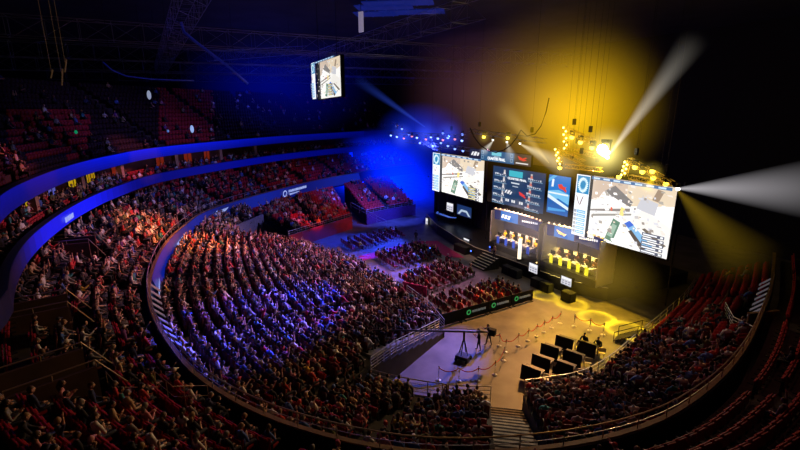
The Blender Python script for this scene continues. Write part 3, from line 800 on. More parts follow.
# lit white box sign beside the red wall
t = thing('doorway_light', 'small white lit doorway at the corner of the red wall', 'door', at(301, 240, 0), 1.0)
mb = MB(); mb.box((0, 0, 1.2), (1.3, .1, 2.2)); mb.build('door_frame', M_WHITE, t)
mb = MB(); mb.box((0, -.06, 1.2), (.9, .04, 1.8)); mb.build('door_panel', mat('lit door', (.3, .3, .35), .5, emit=rgb(150, 150, 190), strength=.5, noise=.1), t)

# ------------------------------------------------------------------ flat displays
def srgb(c): return rgb(*c)
def panel(name, label, cat, O, U, V, shapes, depth=.25, parent=None, frame=True, base=(10, 12, 20), gain=1.0, group=None):
    """a flat display: O lower left corner, U and V edge vectors, shapes = [(polygon in 0..1, colour)] layered front to back"""
    O, U, V = Vector(O), Vector(U), Vector(V); N = U.cross(V).normalized()
    if N.dot(CAM - O) < 0: N = -N
    t = parent if parent is not None else thing(name, label, cat, O, 0, group)
    vs = []; fs = []; cs = []; o = Vector((0, 0, 0)) if parent is None else O
    for k, (poly, c) in enumerate([([(0, 0), (1, 0), (1, 1), (0, 1)], base)] + shapes):
        b = len(vs); off = N * (.012 + .0025 * k)
        for u, v in poly: vs.append(tuple(o + U * u + V * v + off))
        f = list(range(b, b + len(poly)))
        a = (Vector(vs[b + 1]) - Vector(vs[b])).cross(Vector(vs[b + 2]) - Vector(vs[b]))
        fs.append(tuple(f if a.dot(N) > 0 else f[::-1])); cs.append((*[q * gain for q in srgb(c)], 1))
    me = bpy.data.meshes.new('display'); me.from_pydata(vs, [], fs); me.materials.append(M_LED)
    a = me.attributes.new('col', 'FLOAT_COLOR', 'FACE'); a.data.foreach_set('color', np.array(cs, np.float32).ravel())
    ob = bpy.data.objects.new('display', me); COL.objects.link(ob); ob.parent = t
    if frame:
        mb = MB(); u, v = U.normalized() * .06, V.normalized() * .06
        q = [o - u - v, o + U + u - v, o + U + V + u + v, o - u + V + v]
        mb.add([p + N * .006 for p in q] + [p - N * depth for p in q], [(0, 1, 2, 3), (7, 6, 5, 4), (0, 4, 5, 1), (1, 5, 6, 2), (2, 6, 7, 3), (3, 7, 4, 0)])
        mb.build('screen_frame', M_DARK, t)
    return t
def R_(x0, y0, x1, y1): return [(x0, y0), (x1, y0), (x1, y1), (x0, y1)]
def lettering(parent, txt, O, U, V, u, v, h, color, aspect=1.0, gain=1.0, name='lettering', bold=.02):
    """words standing on a display plane, centred at (u, v), h = letter height in metres"""
    O, U, V = Vector(O), Vector(U), Vector(V); N = U.cross(V).normalized(); x = U.normalized(); y = V.normalized()
    if N.dot(CAM - O) < 0: N = -N
    me = text_mesh(txt, h * 1.4, bold); c = U * u + V * v + N * .09
    for q in me.vertices: q.co = c + x * (q.co.x * aspect) + y * q.co.y
    k = 'letters %s %.2f' % (color, gain)
    me.materials.append(mat(k, (.02, .02, .02), emit=rgb(*color), strength=gain, noise=0))
    ob = bpy.data.objects.new(name, me); COL.objects.link(ob); ob.parent = parent; return ob
def game_view(seed):
    """a strategy view of a pale yard with parked vehicles, a map column at left and player bars"""
    r = random.Random(seed); S = []
    S.append((R_(.17, 0, 1, 1), (238, 236, 232)))
    S += [([(.17, .62), (.55, .80), (.55, 1), (.17, 1)], (196, 176, 158)), ([(.55, .62), (1, .74), (1, 1), (.55, 1)], (214, 196, 170)),
          ([(.17, .44), (.60, .55), (.60, .60), (.17, .47)], (136, 128, 124)), ([(.17, .47), (.36, .56), (.50, .80), (.30, .78)], (238, 236, 236)),
          ([(.20, .36), (.62, .50), (.62, .53), (.20, .40)], (150, 146, 140)), ([(.60, .40), (.78, .30), (1.0, .10), (1, .44), (.72, .62)], (228, 224, 218)),
          ([(.66, .62), (.84, .56), (.86, .74), (.70, .80)], (190, 190, 196)), ([(.32, .80), (.38, .74), (.60, .62), (.62, .70), (.42, .90)], (122, 118, 116)),
          ([(.37, .06), (.46, .03), (.52, .36), (.44, .40)], (92, 128, 108)), ([(.39, .12), (.45, .10), (.49, .30), (.44, .32)], (150, 176, 158)),
          ([(.56, .36), (.61, .42), (.86, .12), (.80, .05)], (128, 176, 214)), ([(.56, .36), (.61, .42), (.66, .37), (.61, .31)], (66, 104, 196)),
          ([(.61, .26), (.64, .29), (.80, .06), (.76, .02)], (84, 74, 66)), ([(.74, .34), (.77, .36), (.98, .18), (.95, .14)], (108, 98, 84)),
          ([(.50, .48), (.54, .46), (.55, .58), (.51, .60)], (244, 214, 130)), ([(.40, .52), (.42, .51), (.42, .56), (.40, .57)], (214, 96, 70)),
          ([(.20, .10), (.34, .16), (.34, .30), (.20, .26)], (240, 236, 230)), ([(.80, .78), (.86, .76), (.90, .92), (.84, .94)], (150, 130, 110))]
    for k in range(120):
        x, y, a, b = r.uniform(.19, .95), r.uniform(.04, .93), r.uniform(.008, .045), r.uniform(.008, .05)
        g = r.choice(((168, 160, 150), (250, 248, 244), (190, 186, 186), (232, 226, 214), (214, 200, 184), (206, 206, 212), (150, 140, 132), (226, 214, 204)))
        S.append(([(x, y), (x + a, y + r.uniform(-.01, .02)), (x + a * .8, y + b), (x - a * .2, y + b * .9)], g))
    S.append((R_(.18, .955, .98, 1), (72, 108, 150)))
    for k in range(7): S.append((R_(.2 + k * .11, .965, .27 + k * .11, .99), (190, 212, 232)))
    # map column
    S += [(R_(0, 0, .165, 1), (236, 240, 246)), (R_(.012, .70, .16, .985), (38, 128, 176))]
    for k in range(22):
        a = k / 22 * 2 * PI; S.append(([(.086 + .05 * math.cos(a), .84 + .11 * math.sin(a)), (.086 + .065 * math.cos(a + .25), .84 + .13 * math.sin(a + .25)), (.086 + .03 * math.cos(a + .5), .84 + .06 * math.sin(a + .5))], (214, 236, 244)))
    S += [([(.02, .66), (.03, .66), (.06, .54), (.055, .52)], (120, 80, 74)), ([(.10, .66), (.11, .66), (.075, .50), (.068, .53)], (126, 90, 84))]
    for k in range(6):
        y = .045 + k * .068
        S += [(R_(.012, y, .045, y + .05), (150, 160, 176)), (R_(.05, y, .155, y + .05), (108, 170, 220)), (R_(.06, y + .018, .145, y + .03), (226, 240, 250))]
    for k in range(5):
        y = .03 + k * .062
        S += [(R_(.78, y, .985, y + .045), (84, 88, 104)), (R_(.79, y + .012, .92, y + .03), (240, 226, 150) if seed != 2 else (238, 240, 246)), (R_(.95, y + .01, .975, y + .036), (236, 238, 240))]
    return S
YS = 35.0
def up(O, w, h): return Vector(O), Vector((w, 0, 0)), Vector((0, 0, h))
O, U, V = up((-27.75, YS, 5.5), 8.95, 5.75)
panel('large_screen', 'large bright screen right of the stage showing a game view', 'screen', O, U, V, game_view(2), gain=1.35)
O, U, V = up((-51.9, YS, 6.05), 10.5, 5.25)
panel('large_screen', 'large bright screen left of the stage under the blue lights', 'screen', O, U, V, game_view(3), gain=1.35)
# scoreboard
O, U, V = up((-39.75, YS, 6.55), 7.95, 4.2); S = []
r_ = random.Random(5)
for k in range(5):
    y = .80 - k * .185
    for sx in (.02, .68):
        S += [(R_(sx + .02 + .14 * (sx > .5) * 0, y, sx + .10, y + .03), (190, 200, 214)), (R_(sx + .02, y - .055, sx + .28, y - .04), (120, 160, 190))]
        for j in range(7): S.append((R_(sx + .03 + j * .035, y - .03 + .02 * r_.random(), sx + .045 + j * .035, y + .0 + .02 * r_.random()), (226, 230, 238)))
        c = sx + (.20 if sx < .5 else .06)
        S += [([(c, y + .02), (c + .05, y + .02), (c + .035, y + .12), (c + .015, y + .12)], (228, 222, 222) if sx < .5 else (206, 120, 110)), (R_(c + .008, y + .09, c + .042, y + .135), (196, 190, 190))]
S += [(R_(.37, .80, .63, .955), (64, 186, 204)), (R_(.42, .62, .58, .655), (214, 222, 232)), (R_(.45, .54, .56, .565), (180, 190, 206))]
S += [([(.30, .34), (.33, .34), (.36, .43), (.33, .43)], (240, 240, 244)), ([(.345, .33), (.385, .33), (.42, .43), (.38, .43)], (240, 240, 244)), ([(.40, .32), (.43, .32), (.455, .40), (.43, .41)], (240, 240, 244))]
S += [([(.58, .45), (.60, .36), (.66, .33), (.70, .38), (.66, .40), (.64, .42)], (228, 62, 60)), ([(.63, .36), (.70, .30), (.72, .33), (.66, .38)], (228, 62, 60))]
for k, x in enumerate((.33, .45, .60)): S += [(R_(x, .12, x + .03, .19), (230, 234, 240)), (R_(x + .04, .12, x + .07, .19), (230, 234, 240))]
sb = panel('scoreboard_screen', 'dark blue scoreboard screen in the middle of the stage', 'screen', O, U, V, S, base=(24, 58, 96), gain=1.0)
lettering(sb, 'LIVE', O, U, V, .5, .878, .34, (235, 250, 255), 1.5)
lettering(sb, 'QUARTER FINAL', O, U, V, .5, .735, .22, (240, 244, 250), 1.25)
# portrait screen
O, U, V = up((-31.35, YS, 6.9), 2.65, 3.85)
S = [(R_(0, .5, 1, 1), (22, 120, 206)), ([(0, .30), (.5, .42), (1, .30), (1, .56), (.5, .64), (0, .58)], (120, 196, 240)), ([(0, .40), (1, .12), (1, .24), (0, .50)], (226, 244, 255)),
     ([(0, 0), (1, 0), (1, .16), (0, .40)], (18, 96, 176)), ([(.05, .05), (.9, .12), (.86, .16), (.05, .14)], (70, 160, 226)), (R_(0, .52, .95, .56), (236, 248, 255)), ([(.14, .70), (.24, .70), (.26, .90), (.16, .90)], (240, 248, 255)),
     ([(.44, .78), (.52, .68), (.74, .66), (.84, .74), (.70, .74), (.62, .80)], (226, 66, 56)), ([(.6, .7), (.84, .6), (.86, .66), (.7, .74)], (226, 66, 56)), ([(0, .8), (.4, 1), (.2, 1), (0, .9)], (90, 180, 236))]
panel('portrait_screen', 'narrow upright blue screen beside the scoreboard with a red emblem', 'screen', O, U, V, S, base=(20, 110, 190), gain=1.05)
# banner
O, U, V = up((-43.9, YS - .3, 11.25), 10.2, 1.2)
S = [(R_(.0, 0, .21, 1), (16, 28, 56)), (R_(.21, 0, .76, 1), (40, 92, 134)), (R_(.76, 0, 1, 1), (70, 58, 50)), (R_(.40, .58, .56, .92), (120, 204, 222)), (R_(.44, .46, .54, .52), (190, 210, 224)),
     (R_(.225, .60, .262, .92), (150, 180, 204)), (R_(.23, .64, .257, .88), (40, 92, 134)), (R_(.225, .16, .262, .48), (150, 180, 204)), (R_(.23, .20, .257, .44), (40, 92, 134)),
     (R_(.705, .60, .742, .92), (150, 180, 204)), (R_(.71, .64, .737, .88), (40, 92, 134)), (R_(.705, .16, .742, .48), (150, 180, 204)), (R_(.71, .20, .737, .44), (40, 92, 134)),
     ([(.03, .36), (.06, .36), (.09, .72), (.06, .72)], (244, 246, 250)), ([(.075, .34), (.12, .34), (.15, .74), (.105, .74)], (244, 246, 250)), ([(.14, .36), (.17, .36), (.19, .66), (.16, .70)], (244, 246, 250)),
     ([(.81, .84), (.84, .50), (.90, .40), (.95, .52), (.90, .60), (.87, .70)], (224, 60, 48)), ([(.88, .48), (.95, .70), (.93, .76), (.86, .58)], (224, 60, 48)), (R_(.79, .14, .97, .24), (236, 230, 226))]
bn = panel('banner_screen', 'wide banner screen above the scoreboard reading QUARTER FINAL', 'screen', O, U, V, S, base=(30, 70, 110), gain=1.0)
lettering(bn, 'QUARTER FINAL', O, U, V, (.485), .27, .30, (246, 250, 255), .95, 1.2)
# hanging screen over the seats
O = Vector((-32.2, 11.35, 17.75)); U = Vector((4.5, 0, .12)); V = Vector((0, 0, 2.45))
hs = panel('hanging_screen', 'bright screen hanging from the roof over the left stand', 'screen', O, U, V, game_view(4), gain=1.15)
for u in (.12, .88):
    mb = MB(); mb.tube([U * u + V, U * u + V + Vector((0, 0, 6.7))], .02, 5); mb.build('cable', M_DARK, hs)

# signs on the ribbons
def ribbon_sign(px, d_, zb, zt, wlen, label, n, logo=True, c=(170, 190, 255)):
    d = d_ - (.32 if d_ < 1 else 0)
    i = min(range(8, len(R1) - 8), key=lambda i: abs((project((*(R1[i] + N1[i] * flare(i, d)), zb)) or (9e9, 0))[0] - px) + (0 if R1[i].y < 30 and R1[i].x < -20 else 9e5))
    P0 = R1[i] + N1[i] * flare(i, d); tg = (R1[i + 1] - R1[i - 1]).normalized()
    if project((*(P0 + tg), zb))[0] < project((*P0, zb))[0]: tg = -tg
    nn = -N1[i]; t = thing('ribbon_sign', label, 'sign', (P0.x + nn.x * .06, P0.y + nn.y * .06, zb), 0, 'lit sponsor signs on the ribbons')
    m = mat('white blue sign light', (.1, .1, .2), emit=rgb(*c), strength=.9); h = zt - zb; mb = MB()
    T = Vector((tg.x, tg.y, 0)); Z = Vector((0, 0, 1)); x = 0
    if logo:
        k = 16; R0, R2 = h * .36, h * .24; C0 = T * (h * .5) + Z * h * .5
        vs = []
        for j in range(k): a = 2 * PI * j / k; vs += [C0 + (T * math.cos(a) + Z * math.sin(a)) * R0, C0 + (T * math.cos(a) + Z * math.sin(a)) * R2]
        mb.add(vs, [(2 * j, 2 * j + 1, 2 * ((j + 1) % k) + 1, 2 * ((j + 1) % k)) for j in range(k)]); 
        mb.add([C0 + T * h * .1 - Z * h * .1, C0 + T * h * .2 - Z * h * .1, C0 + T * h * .42 - Z * h * .4, C0 + T * h * .3 - Z * h * .4], [(0, 1, 2, 3)])
        mb.build('emblem', m, t); x = h * 1.15; mb = MB()
    r = random.Random(px)
    for row, (y0, y1, ln) in enumerate(((.52, .80, 1.0), (.18, .40, .55)) if logo else ((.25, .75, 1.0),)):
        q = x
        while q < x + wlen * ln:
            w = r.uniform(.10, .22) * h; mb.add([T * q + Z * h * y0, T * (q + w) + Z * h * y0, T * (q + w) + Z * h * (y1 - r.uniform(0, .06)), T * q + Z * h * y1], [(0, 1, 2, 3)]); q += w + .06 * h
    mb.build('lettering', m, t)
ribbon_sign(213, -.17, 3.8, 5.25, 3.6, 'white ring emblem and two lines on the ribbon, nearer left one', 1)
ribbon_sign(284, -.17, 3.8, 5.25, 4.8, 'white ring emblem and two lines on the ribbon, further one', 2)
ribbon_sign(176, -.17, 4.0, 5.0, 4.5, 'dotted white wording on the ribbon where it starts to bend', 3, False)
ribbon_sign(154, -.17, 3.9, 5.1, 3.0, 'broad white wording on the steep left part of the ribbon', 4, False)
ribbon_sign(63, 5.52, 8.7, 9.5, 2.0, 'small white wording on the box ribbon at far left', 5, False)
# row of small white lamps along the lower wall
lab = 0
k0, k1 = near_idx((-33.0, -.9)), near_idx((-23.6, -.1))
lm = MB(); lm.box((0, 0, 0), (.42, .03, .8)); LMM = lm.mesh('strip_lamp', mat('white strip lamp', (.2, .2, .2), emit=rgb(190, 180, 200), strength=.09, noise=.1))
for k in range(k0, k1, 1):
    o = bpy.data.objects.new('strip_lamp', LMM); COL.objects.link(o); p = R1[k] - N1[k] * .42; o.location = (p.x, p.y, 5.05); o.rotation_euler = (-.75, 0, math.atan2(N1[k].y, N1[k].x) - PI / 2)
    lab += 1; tag(o, 'white lit panel on the curved wall, %s from the bend' % nth(lab), 'light', 'white lit panels on the curved wall')
lab = 0
for k in range(near_idx((-10.7, 31.2)), near_idx((-13.2, 39))):
    o = bpy.data.objects.new('strip_lamp', LMM); COL.objects.link(o); p = R1[k] - N1[k] * .42; o.location = (p.x, p.y, 5.05); o.rotation_euler = (-.75, 0, math.atan2(N1[k].y, N1[k].x) - PI / 2)
    lab += 1; tag(o, 'white lit panel on the right-hand curved wall, %s from the door' % nth(lab), 'light', 'white lit panels on the right wall')

# ------------------------------------------------------------------ stage
M_DECK = mat('black stage deck', (.018, .018, .02), .35, noise=.3, nscale=1.0)
DECK = [(-57.0, 37.0), (-50.5, 34.6), (-43.0, 33.0), (-39.4, 32.6), (-34.2, 33.0), (-27.0, 33.4), (-23.6, 35.2), (-22.4, 46), (-57, 46)]
t = thing('stage', 'black stage deck under the big screens', 'stage', (-40, 38, 0))
mb = MB(); mb.prism([(x + 40, y - 38) for x, y in DECK], 0, 1.25); mb.build('deck', M_DECK, t)
mb = MB(); mb.tube([(x + 40, y - 38.03, 1.27) for x, y in DECK[:7]], .03, 6); mb.build('edge_strip', mat('pale edge strip', (.5, .45, .35), .5, emit=rgb(90, 80, 60), strength=.3, noise=.1), t)
t = thing('stage_steps', 'black stage steps with pale treads at the front of the stage', 'stairs', (-36.6, 32.4, 0))
for k in range(6):
    h = 1.2 - .2 * k
    mb = MB(); mb.box((.35 - .05 * k, -.22 - .32 * k, h / 2), (2.5, .34, h)); o = mb.build('step', M_DECK, t)
    mb = MB(); mb.box((.35 - .05 * k, -.37 - .32 * k, h + .005), (2.5, .06, .015)); mb.build('tread_strip', mat('pale tread', (.75, .68, .55), .6, emit=rgb(150, 135, 110), strength=.35, noise=.1), o)
mb = MB(); mb.box((0, 0, 2.6), (9.8, .3, 5.0))
t = thing('stage_backdrop', 'black drape wall behind the player booths', 'drape', (-40, 38.6, 1.25))
mb = MB()
for k in range(80): mb.box((-17 + k * .42, .06 * (k % 2), 2.6), (.42, .1, 5.2))
mb.build('cloth', M_BLACK, t)
t = thing('screen_tower', 'black scaffold wall carrying the screens', 'scaffold', (-40, 35.5, 5))
for x0, x1, z0, z1 in ((-1.6, 8.8, 1.2, 6.35), (11.5, 12.2, .7, 6.4)):
    mb = MB(); mb.box(((x0 + x1) / 2, .25, (z0 + z1) / 2), (x1 - x0, .12, z1 - z0)); mb.build('drape_panel', M_BLACK, t)
for x in (-12, -1.6, 8.9, 12.2, 21.2):
    mb = MB(); mb.tube([(x, .4, -3.7), (x, .4, 6.6)], .06, 6); mb.build('post', M_DARK, t)

def booth(name, label, x0, x1, yf, accent, head, seed, warm):
    t = thing(name, label, 'booth', ((x0 + x1) / 2, yf, 1.25)); w = x1 - x0
    M_BW = mat('booth wall ' + str(seed), (.70, .66, .62), .6, noise=.1, nscale=1)
    mb = MB(); mb.box((0, 1.2, .35), (w, 2.6, .7)); mb.build('riser', M_DECK, t)
    mb = MB()
    n = 10
    for k in range(n):
        a0 = -w / 2 + w * k / n; a1 = a0 + w / n; f = lambda x: 2.5 - .35 * (2 * x / w) ** 2
        mb.add([(a0, f(a0), .7), (a1, f(a1), .7), (a1, f(a1), 3.4), (a0, f(a0), 3.4)], [(0, 1, 2, 3)])
    mb.build('back_wall', M_BW, t)
    for s in (-1, 1):
        mb = MB(); mb.box((s * w / 2, 1.3, 2.2), (.12, 2.4, 4.4)); mb.build('side_wall', M_BW, t)
    # curved header with lit display and lamp row
    vs = []; fs = []; cs = []; n = 24
    for k in range(n + 1):
        x = -w / 2 + w * k / n; y = .55 + 1.0 * math.sin(PI * k / n) * .5
        vs += [(x, y, 3.35), (x, y - .05, 4.5)]
    rr = random.Random(seed)
    for k in range(n):
        fs.append((2 * k, 2 * k + 2, 2 * k + 3, 2 * k + 1)); u = abs(k - n * head) / n
        cs.append((*[q * (1.2 if u < .17 else .55) for q in (rgb(28, 108, 190) if u < .17 else rgb(48, 62, 128))], 1))
    me = bpy.data.meshes.new('header_display'); me.from_pydata(vs, [], fs); me.materials.append(M_LED)
    a = me.attributes.new('col', 'FLOAT_COLOR', 'FACE'); a.data.foreach_set('color', np.array(cs, np.float32).ravel())
    o = bpy.data.objects.new('header_display', me); COL.objects.link(o); o.parent = t
    mb = MB(); x = -w / 2 + w * head
    if seed == 21:
        for q in (-.6, -.1, .4): mb.add([(x + q - .2, .62, 3.72), (x + q + .12, .62, 3.72), (x + q + .3, .62, 4.14), (x + q - .02, .62, 4.14)], [(0, 1, 2, 3)])
    else: mb.add([(x - .6, .62, 4.2), (x - .2, .62, 3.8), (x + .5, .62, 3.72), (x + .7, .62, 3.95), (x + .2, .62, 4.0)], [(0, 1, 2, 3, 4)])
    mb.build('header_emblem', mat('emblem light %d' % seed, (.3, .3, .3), emit=rgb(*((240, 245, 255) if seed == 21 else (220, 50, 60))), strength=1.2, noise=.05), t)
    mb = MB()
    for k in range(9): mb.box((-w / 2 + w * (.60 + .035 * k), .68, 4.0 + .02 * k), (.16, .02, .20))
    mb.build('header_words', mat('header words light', (.3, .3, .3), emit=rgb(225, 225, 240), strength=1.0, noise=.05), t)
    mb = MB(); mb.tube([(-w / 2 + w * k / n, .5 + .5 * math.sin(PI * k / n), 4.6) for k in range(n + 1)], .09, 6); hb = mb.build('header_trim', M_BW, t)
    for k in range(12):
        x = -w / 2 + w * (k + .5) / 12
        mb = MB(); mb.sphere((x, .42 + .5 * math.sin(PI * (k + .5) / 12), 4.68), (.10, .10, .10), 8, 6); mb.build('lamp', mat('header lamp %d' % seed, (.4, .3, .2), emit=rgb(*((255, 205, 170) if warm else (255, 190, 150))), strength=2.2, noise=.05), t)
    return t
b1 = booth('team_booth', 'left player booth with blue desks and white slanted emblem', -38.9, -31.5, 34.2, None, .26, 21, False)
b2 = booth('team_booth', 'right player booth in yellow light with red emblem', -30.9, -24.3, 34.2, None, .26, 22, True)
M_DESKB = mat('blue lit desk front', (.02, .04, .2), .4, emit=rgb(22, 62, 175), strength=.8, noise=.1)
M_DESKY = mat('yellow lit desk front', (.2, .2, .02), .4, emit=rgb(200, 190, 40), strength=.9, noise=.1)
def desk_kit(m):
    d = MB(); d.box((0, 0, .76), (1.1, .7, .05)); d.box((0, .30, .38), (1.0, .05, .74)); d.box((0, -.33, .72), (1.08, .03, .10))
    f = MB(); f.box((0, -.36, .42), (.42, .03, .82)); mo = MB(); mo.box((0, -.15, 1.10), (.60, .04, .36)); mo.box((0, -.13, .86), (.05, .04, .16)); mo.box((0, -.13, .795), (.24, .16, .02))
    return d, f, mo
M_DT = mat('pale desk top', (.6, .55, .52), .5, noise=.1)
for bx, x0, x1, m, team, wd in ((b1, -38.3, -32.4, M_DESKB, 'left', 'blue'), (b2, -30.3, -25.0, M_DESKY, 'right', 'yellow')):
    for k in range(5):
        x = x0 + (x1 - x0) * (k + .5) / 5; y = 34.75 + .25 * math.sin(PI * (k + .5) / 5); d, f, mo = desk_kit(m)
        t = thing('gaming_desk', '%s gaming desk with %s front panel in the %s booth, from the left' % (nth(k + 1), wd, team), 'desk', (x, y, 1.95), 0, 'gaming desks in the booths')
        d.build('desk_top', M_DT, t); f.build('front_panel', m, t)
        t = thing('monitor', '%s monitor from the left on the desks of the %s booth' % (nth(k + 1), team), 'monitor', (x, y, 1.953), 0, 'monitors in the booths'); mo.build('screen_back', M_DARK, t)
        mb = MB(); mb.box((0, 0, .5), (.5, .5, .10)); mb.box((0, .25, .95), (.5, .09, .85)); mb.lathe([(.28, 0), (.05, .05), (.04, .45)], n=8)
        o = mb.build('gaming_chair', M_DARK); o.location = (x, y + .85, 1.95); tag(o, '%s gaming chair from the left in the %s booth' % (nth(k + 1), team), 'chair', 'gaming chairs in the booths')
        me, hm, nm = PM[5]; o = bpy.data.objects.new('player', me); COL.objects.link(o); o.location = (x, y + .72, 1.99); o.rotation_euler = (0, 0, PI + random.uniform(-.2, .2))
        o.color = (*(rgb(220, 170, 20) if team == 'left' else rgb(60, 25, 20)), 1); o.scale = (1.05,) * 3
        tag(o, '%s player from the left, seated facing out in the %s booth' % (nth(k + 1), team), 'person', 'players in the booths')
        h = bpy.data.objects.new('hair', hm); COL.objects.link(h); h.parent = o; h.color = (.02, .012, .008, 1)
# glowing pillar, stage front monitors
t = thing('light_pillar', 'white glowing pillar standing on the stage in front of the booths', 'light', (-33.4, 33.7, 1.25))
mb = MB(); mb.lathe([(.30, 0), (.30, .2)], n=12); mb.build('base', M_DARK, t); mb = MB(); mb.lathe([(.20, .2), (.20, 2.4)], n=12); mb.build('tube', mat('white pillar glow', (.5, .5, .45), emit=rgb(250, 235, 205), strength=1.3, noise=.05), t)
for p, rz, w, h, lab in ((at(534, 268, Y=33.0), .0, 1.15, .95, 'front edge of the stage below the left booth'), (at(567, 281, Y=33.2), .0, 1.2, .8, 'front edge of the stage below the right booth'), (at(428.5, 222.5, Y=36.2), .25, 1.3, 1.2, 'dark left end of the stage'),
                         (at(467, 242, Y=33.6), .0, 1.1, .9, 'stage edge beside the magenta carpet'), (at(450.5, 207, Y=38), .0, 1.6, 1.2, 'back of the commentary corner')):
    O, U, V = Vector((p.x - w / 2, p.y - .1, p.z - h / 2)), Vector((w * math.cos(rz), w * math.sin(rz), 0)), Vector((0, 0, h))
    r = random.Random(w * 100); S = [(R_(.06, .70, .94, .95), (250, 250, 255))] + [(R_(x, y, x + .2, y + .14), (150, 150, 170)) for x in (.1, .4, .7) for y in (.15, .42)]
    t = panel('stage_monitor', 'small white monitor at the ' + lab, 'monitor', O, U, V, S, base=(214, 214, 222), depth=.3, gain=1.0, group='small white monitors around the stage')
    mb = MB(); zb = (0 if p.y < 34 else 1.25) - O.z; mb.box((w / 2, .25, (zb - .05) / 2), (.5, .3, abs(zb + .06))); mb.build('stand', M_DARK, t)
# subwoofers along the stage front
for k, x in enumerate((-42.4, -41.2, -33.4, -32.2, -29.2, -28.0, -25.4)):
    y = 32.15 if x > -40 else 32.4; t = thing('subwoofer', '%s black loudspeaker cabinet from the left along the stage front' % nth(k + 1), 'loudspeaker', (x, y, 0), 0, 'loudspeakers along the stage front')
    mb = MB(); mb.box((0, 0, .45), (1.1, .8, .9)); mb.build('cabinet', M_BLACK, t, bevel=.03); mb = MB(); mb.box((0, -.41, .45), (.98, .03, .78)); mb.build('grille', M_DARK, t)
# commentary corner
t = thing('commentary_desk', 'dark commentary desk with pale blue top on the left of the stage', 'desk', at(446, 215, Y=37.5) * 1.0)
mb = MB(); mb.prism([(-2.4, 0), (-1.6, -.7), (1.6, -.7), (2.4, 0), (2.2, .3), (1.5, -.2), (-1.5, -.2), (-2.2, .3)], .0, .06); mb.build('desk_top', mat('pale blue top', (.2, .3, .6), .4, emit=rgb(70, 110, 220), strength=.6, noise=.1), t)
mb = MB(); mb.prism([(-2.3, -.05), (-1.55, -.6), (1.55, -.6), (2.3, -.05), (1.5, -.25), (-1.5, -.25)], -1.9, -.0); mb.build('front_panel', M_DARK, t)
p = at(457, 212, Y=38.2); S = [(R_(0, .55, 1, 1), (30, 60, 110)), ([(.05, .1), (.3, .6), (.7, .6), (.95, .1), (.8, .1), (.65, .4), (.35, .4), (.2, .1)], (200, 220, 240))]
panel('curved_screen', 'dim blue screen with a pale arch behind the commentary desk', 'screen', p - Vector((0, 0, .3)), (3.3, 0, 0), (0, 0, 1.5), S, base=(40, 60, 110), gain=.8)
for k, dx in enumerate((-1.2, -.4, .5, 1.3)):
    q = at(446, 215, Y=37.5); me, hm, nm = PM[(0, 2, 4, 3)[k]]; o = bpy.data.objects.new('commentator', me); COL.objects.link(o); o.location = (q.x + dx, 38.15, max(1.25, q.z - .9)); o.rotation_euler = (0, 0, PI)
    o.color = (*rgb(30, 30, 45), 1); tag(o, '%s commentator from the left, seated behind the commentary desk' % nth(k + 1), 'person', 'commentators'); h = bpy.data.objects.new('hair', hm); COL.objects.link(h); h.parent = o; h.color = (.02, .015, .01, 1)

# ------------------------------------------------------------------ arena floor things
mb = MB(); mb.add([(-48.8, 29.8, .012), (-41.0, 29.8, .012), (-39.9, 31.4, .012), (-47.4, 32.6, .012)], [(0, 1, 2, 3)])
tag(mb.build('carpet', M_CARPET), 'magenta carpet strip on the floor before the left of the stage', 'carpet')
mb = MB(); mb.add([(-46.6, 20.6, .010), (-44.9, 20.4, .010), (-46.0, 29.7, .010), (-48.6, 29.7, .010)], [(0, 1, 2, 3)])
tag(mb.build('carpet', M_CARPET), 'magenta carpet strip between the blue chairs and the middle chairs', 'carpet')
M_LOGO = mat('glowing green logo print', (.03, .3, .12), .5, emit=rgb(60, 170, 90), strength=.55, noise=.1)  # printed emblem is no lamp; emission stands in for light on it
M_GREY = mat('grey lettering', (.4, .42, .42), .6, emit=rgb(120, 130, 130), strength=.35, noise=.1)  # printed lettering brightened by emission in the same way
bp = [Vector((-26.9, 18.4)), Vector((-26.95, 21.2)), Vector((-27.0, 24.0)), Vector((-27.05, 26.7)), Vector((-27.1, 29.4))]
for k in range(4):
    a, b = bp[k], bp[k + 1]; c = (a + b) / 2; L = (b - a).length - .08
    t = thing('banner_barrier', '%s black banner barrier from the rail, %s' % (nth(k + 1), 'plain' if k == 0 else 'with a green ring emblem'), 'barrier', (c.x, c.y, 0), PI / 2, 'black barriers around the floor chairs')
    mb = MB(); mb.box((0, 0, .58), (L, .06, 1.05)); mb.build('panel', M_BLACK, t, bevel=.01)
    for s in (-1, 1):
        mb = MB(); mb.box((s * L * .42, 0, .03), (.08, .6, .05)); mb.build('foot', M_DARK, t)
    if k:
        mb = MB(); n = 14; v = []
        for j in range(n): a_ = 2 * PI * j / n; v += [(-.75 + .24 * math.cos(a_), -.045, .62 + .24 * math.sin(a_)), (-.75 + .13 * math.cos(a_), -.045, .62 + .13 * math.sin(a_))]
        mb.add([(x, -y, z) if False else (x, y, z) for x, y, z in v], [(2 * j, 2 * j + 1, 2 * ((j + 1) % n) + 1, 2 * ((j + 1) % n)) for j in range(n)]); mb.build('emblem', M_LOGO, t)
        mb = MB(); x = -.38; r = random.Random(k)
        while x < .95: w = r.uniform(.05, .12); mb.box((x + w / 2, -.045, .62 + r.uniform(-.01, .02)), (w, .01, .2)); x += w + .035
        mb.build('lettering', M_GREY, t)
        # face the open floor (+X side)
        t.rotation_euler = (0, 0, PI / 2)
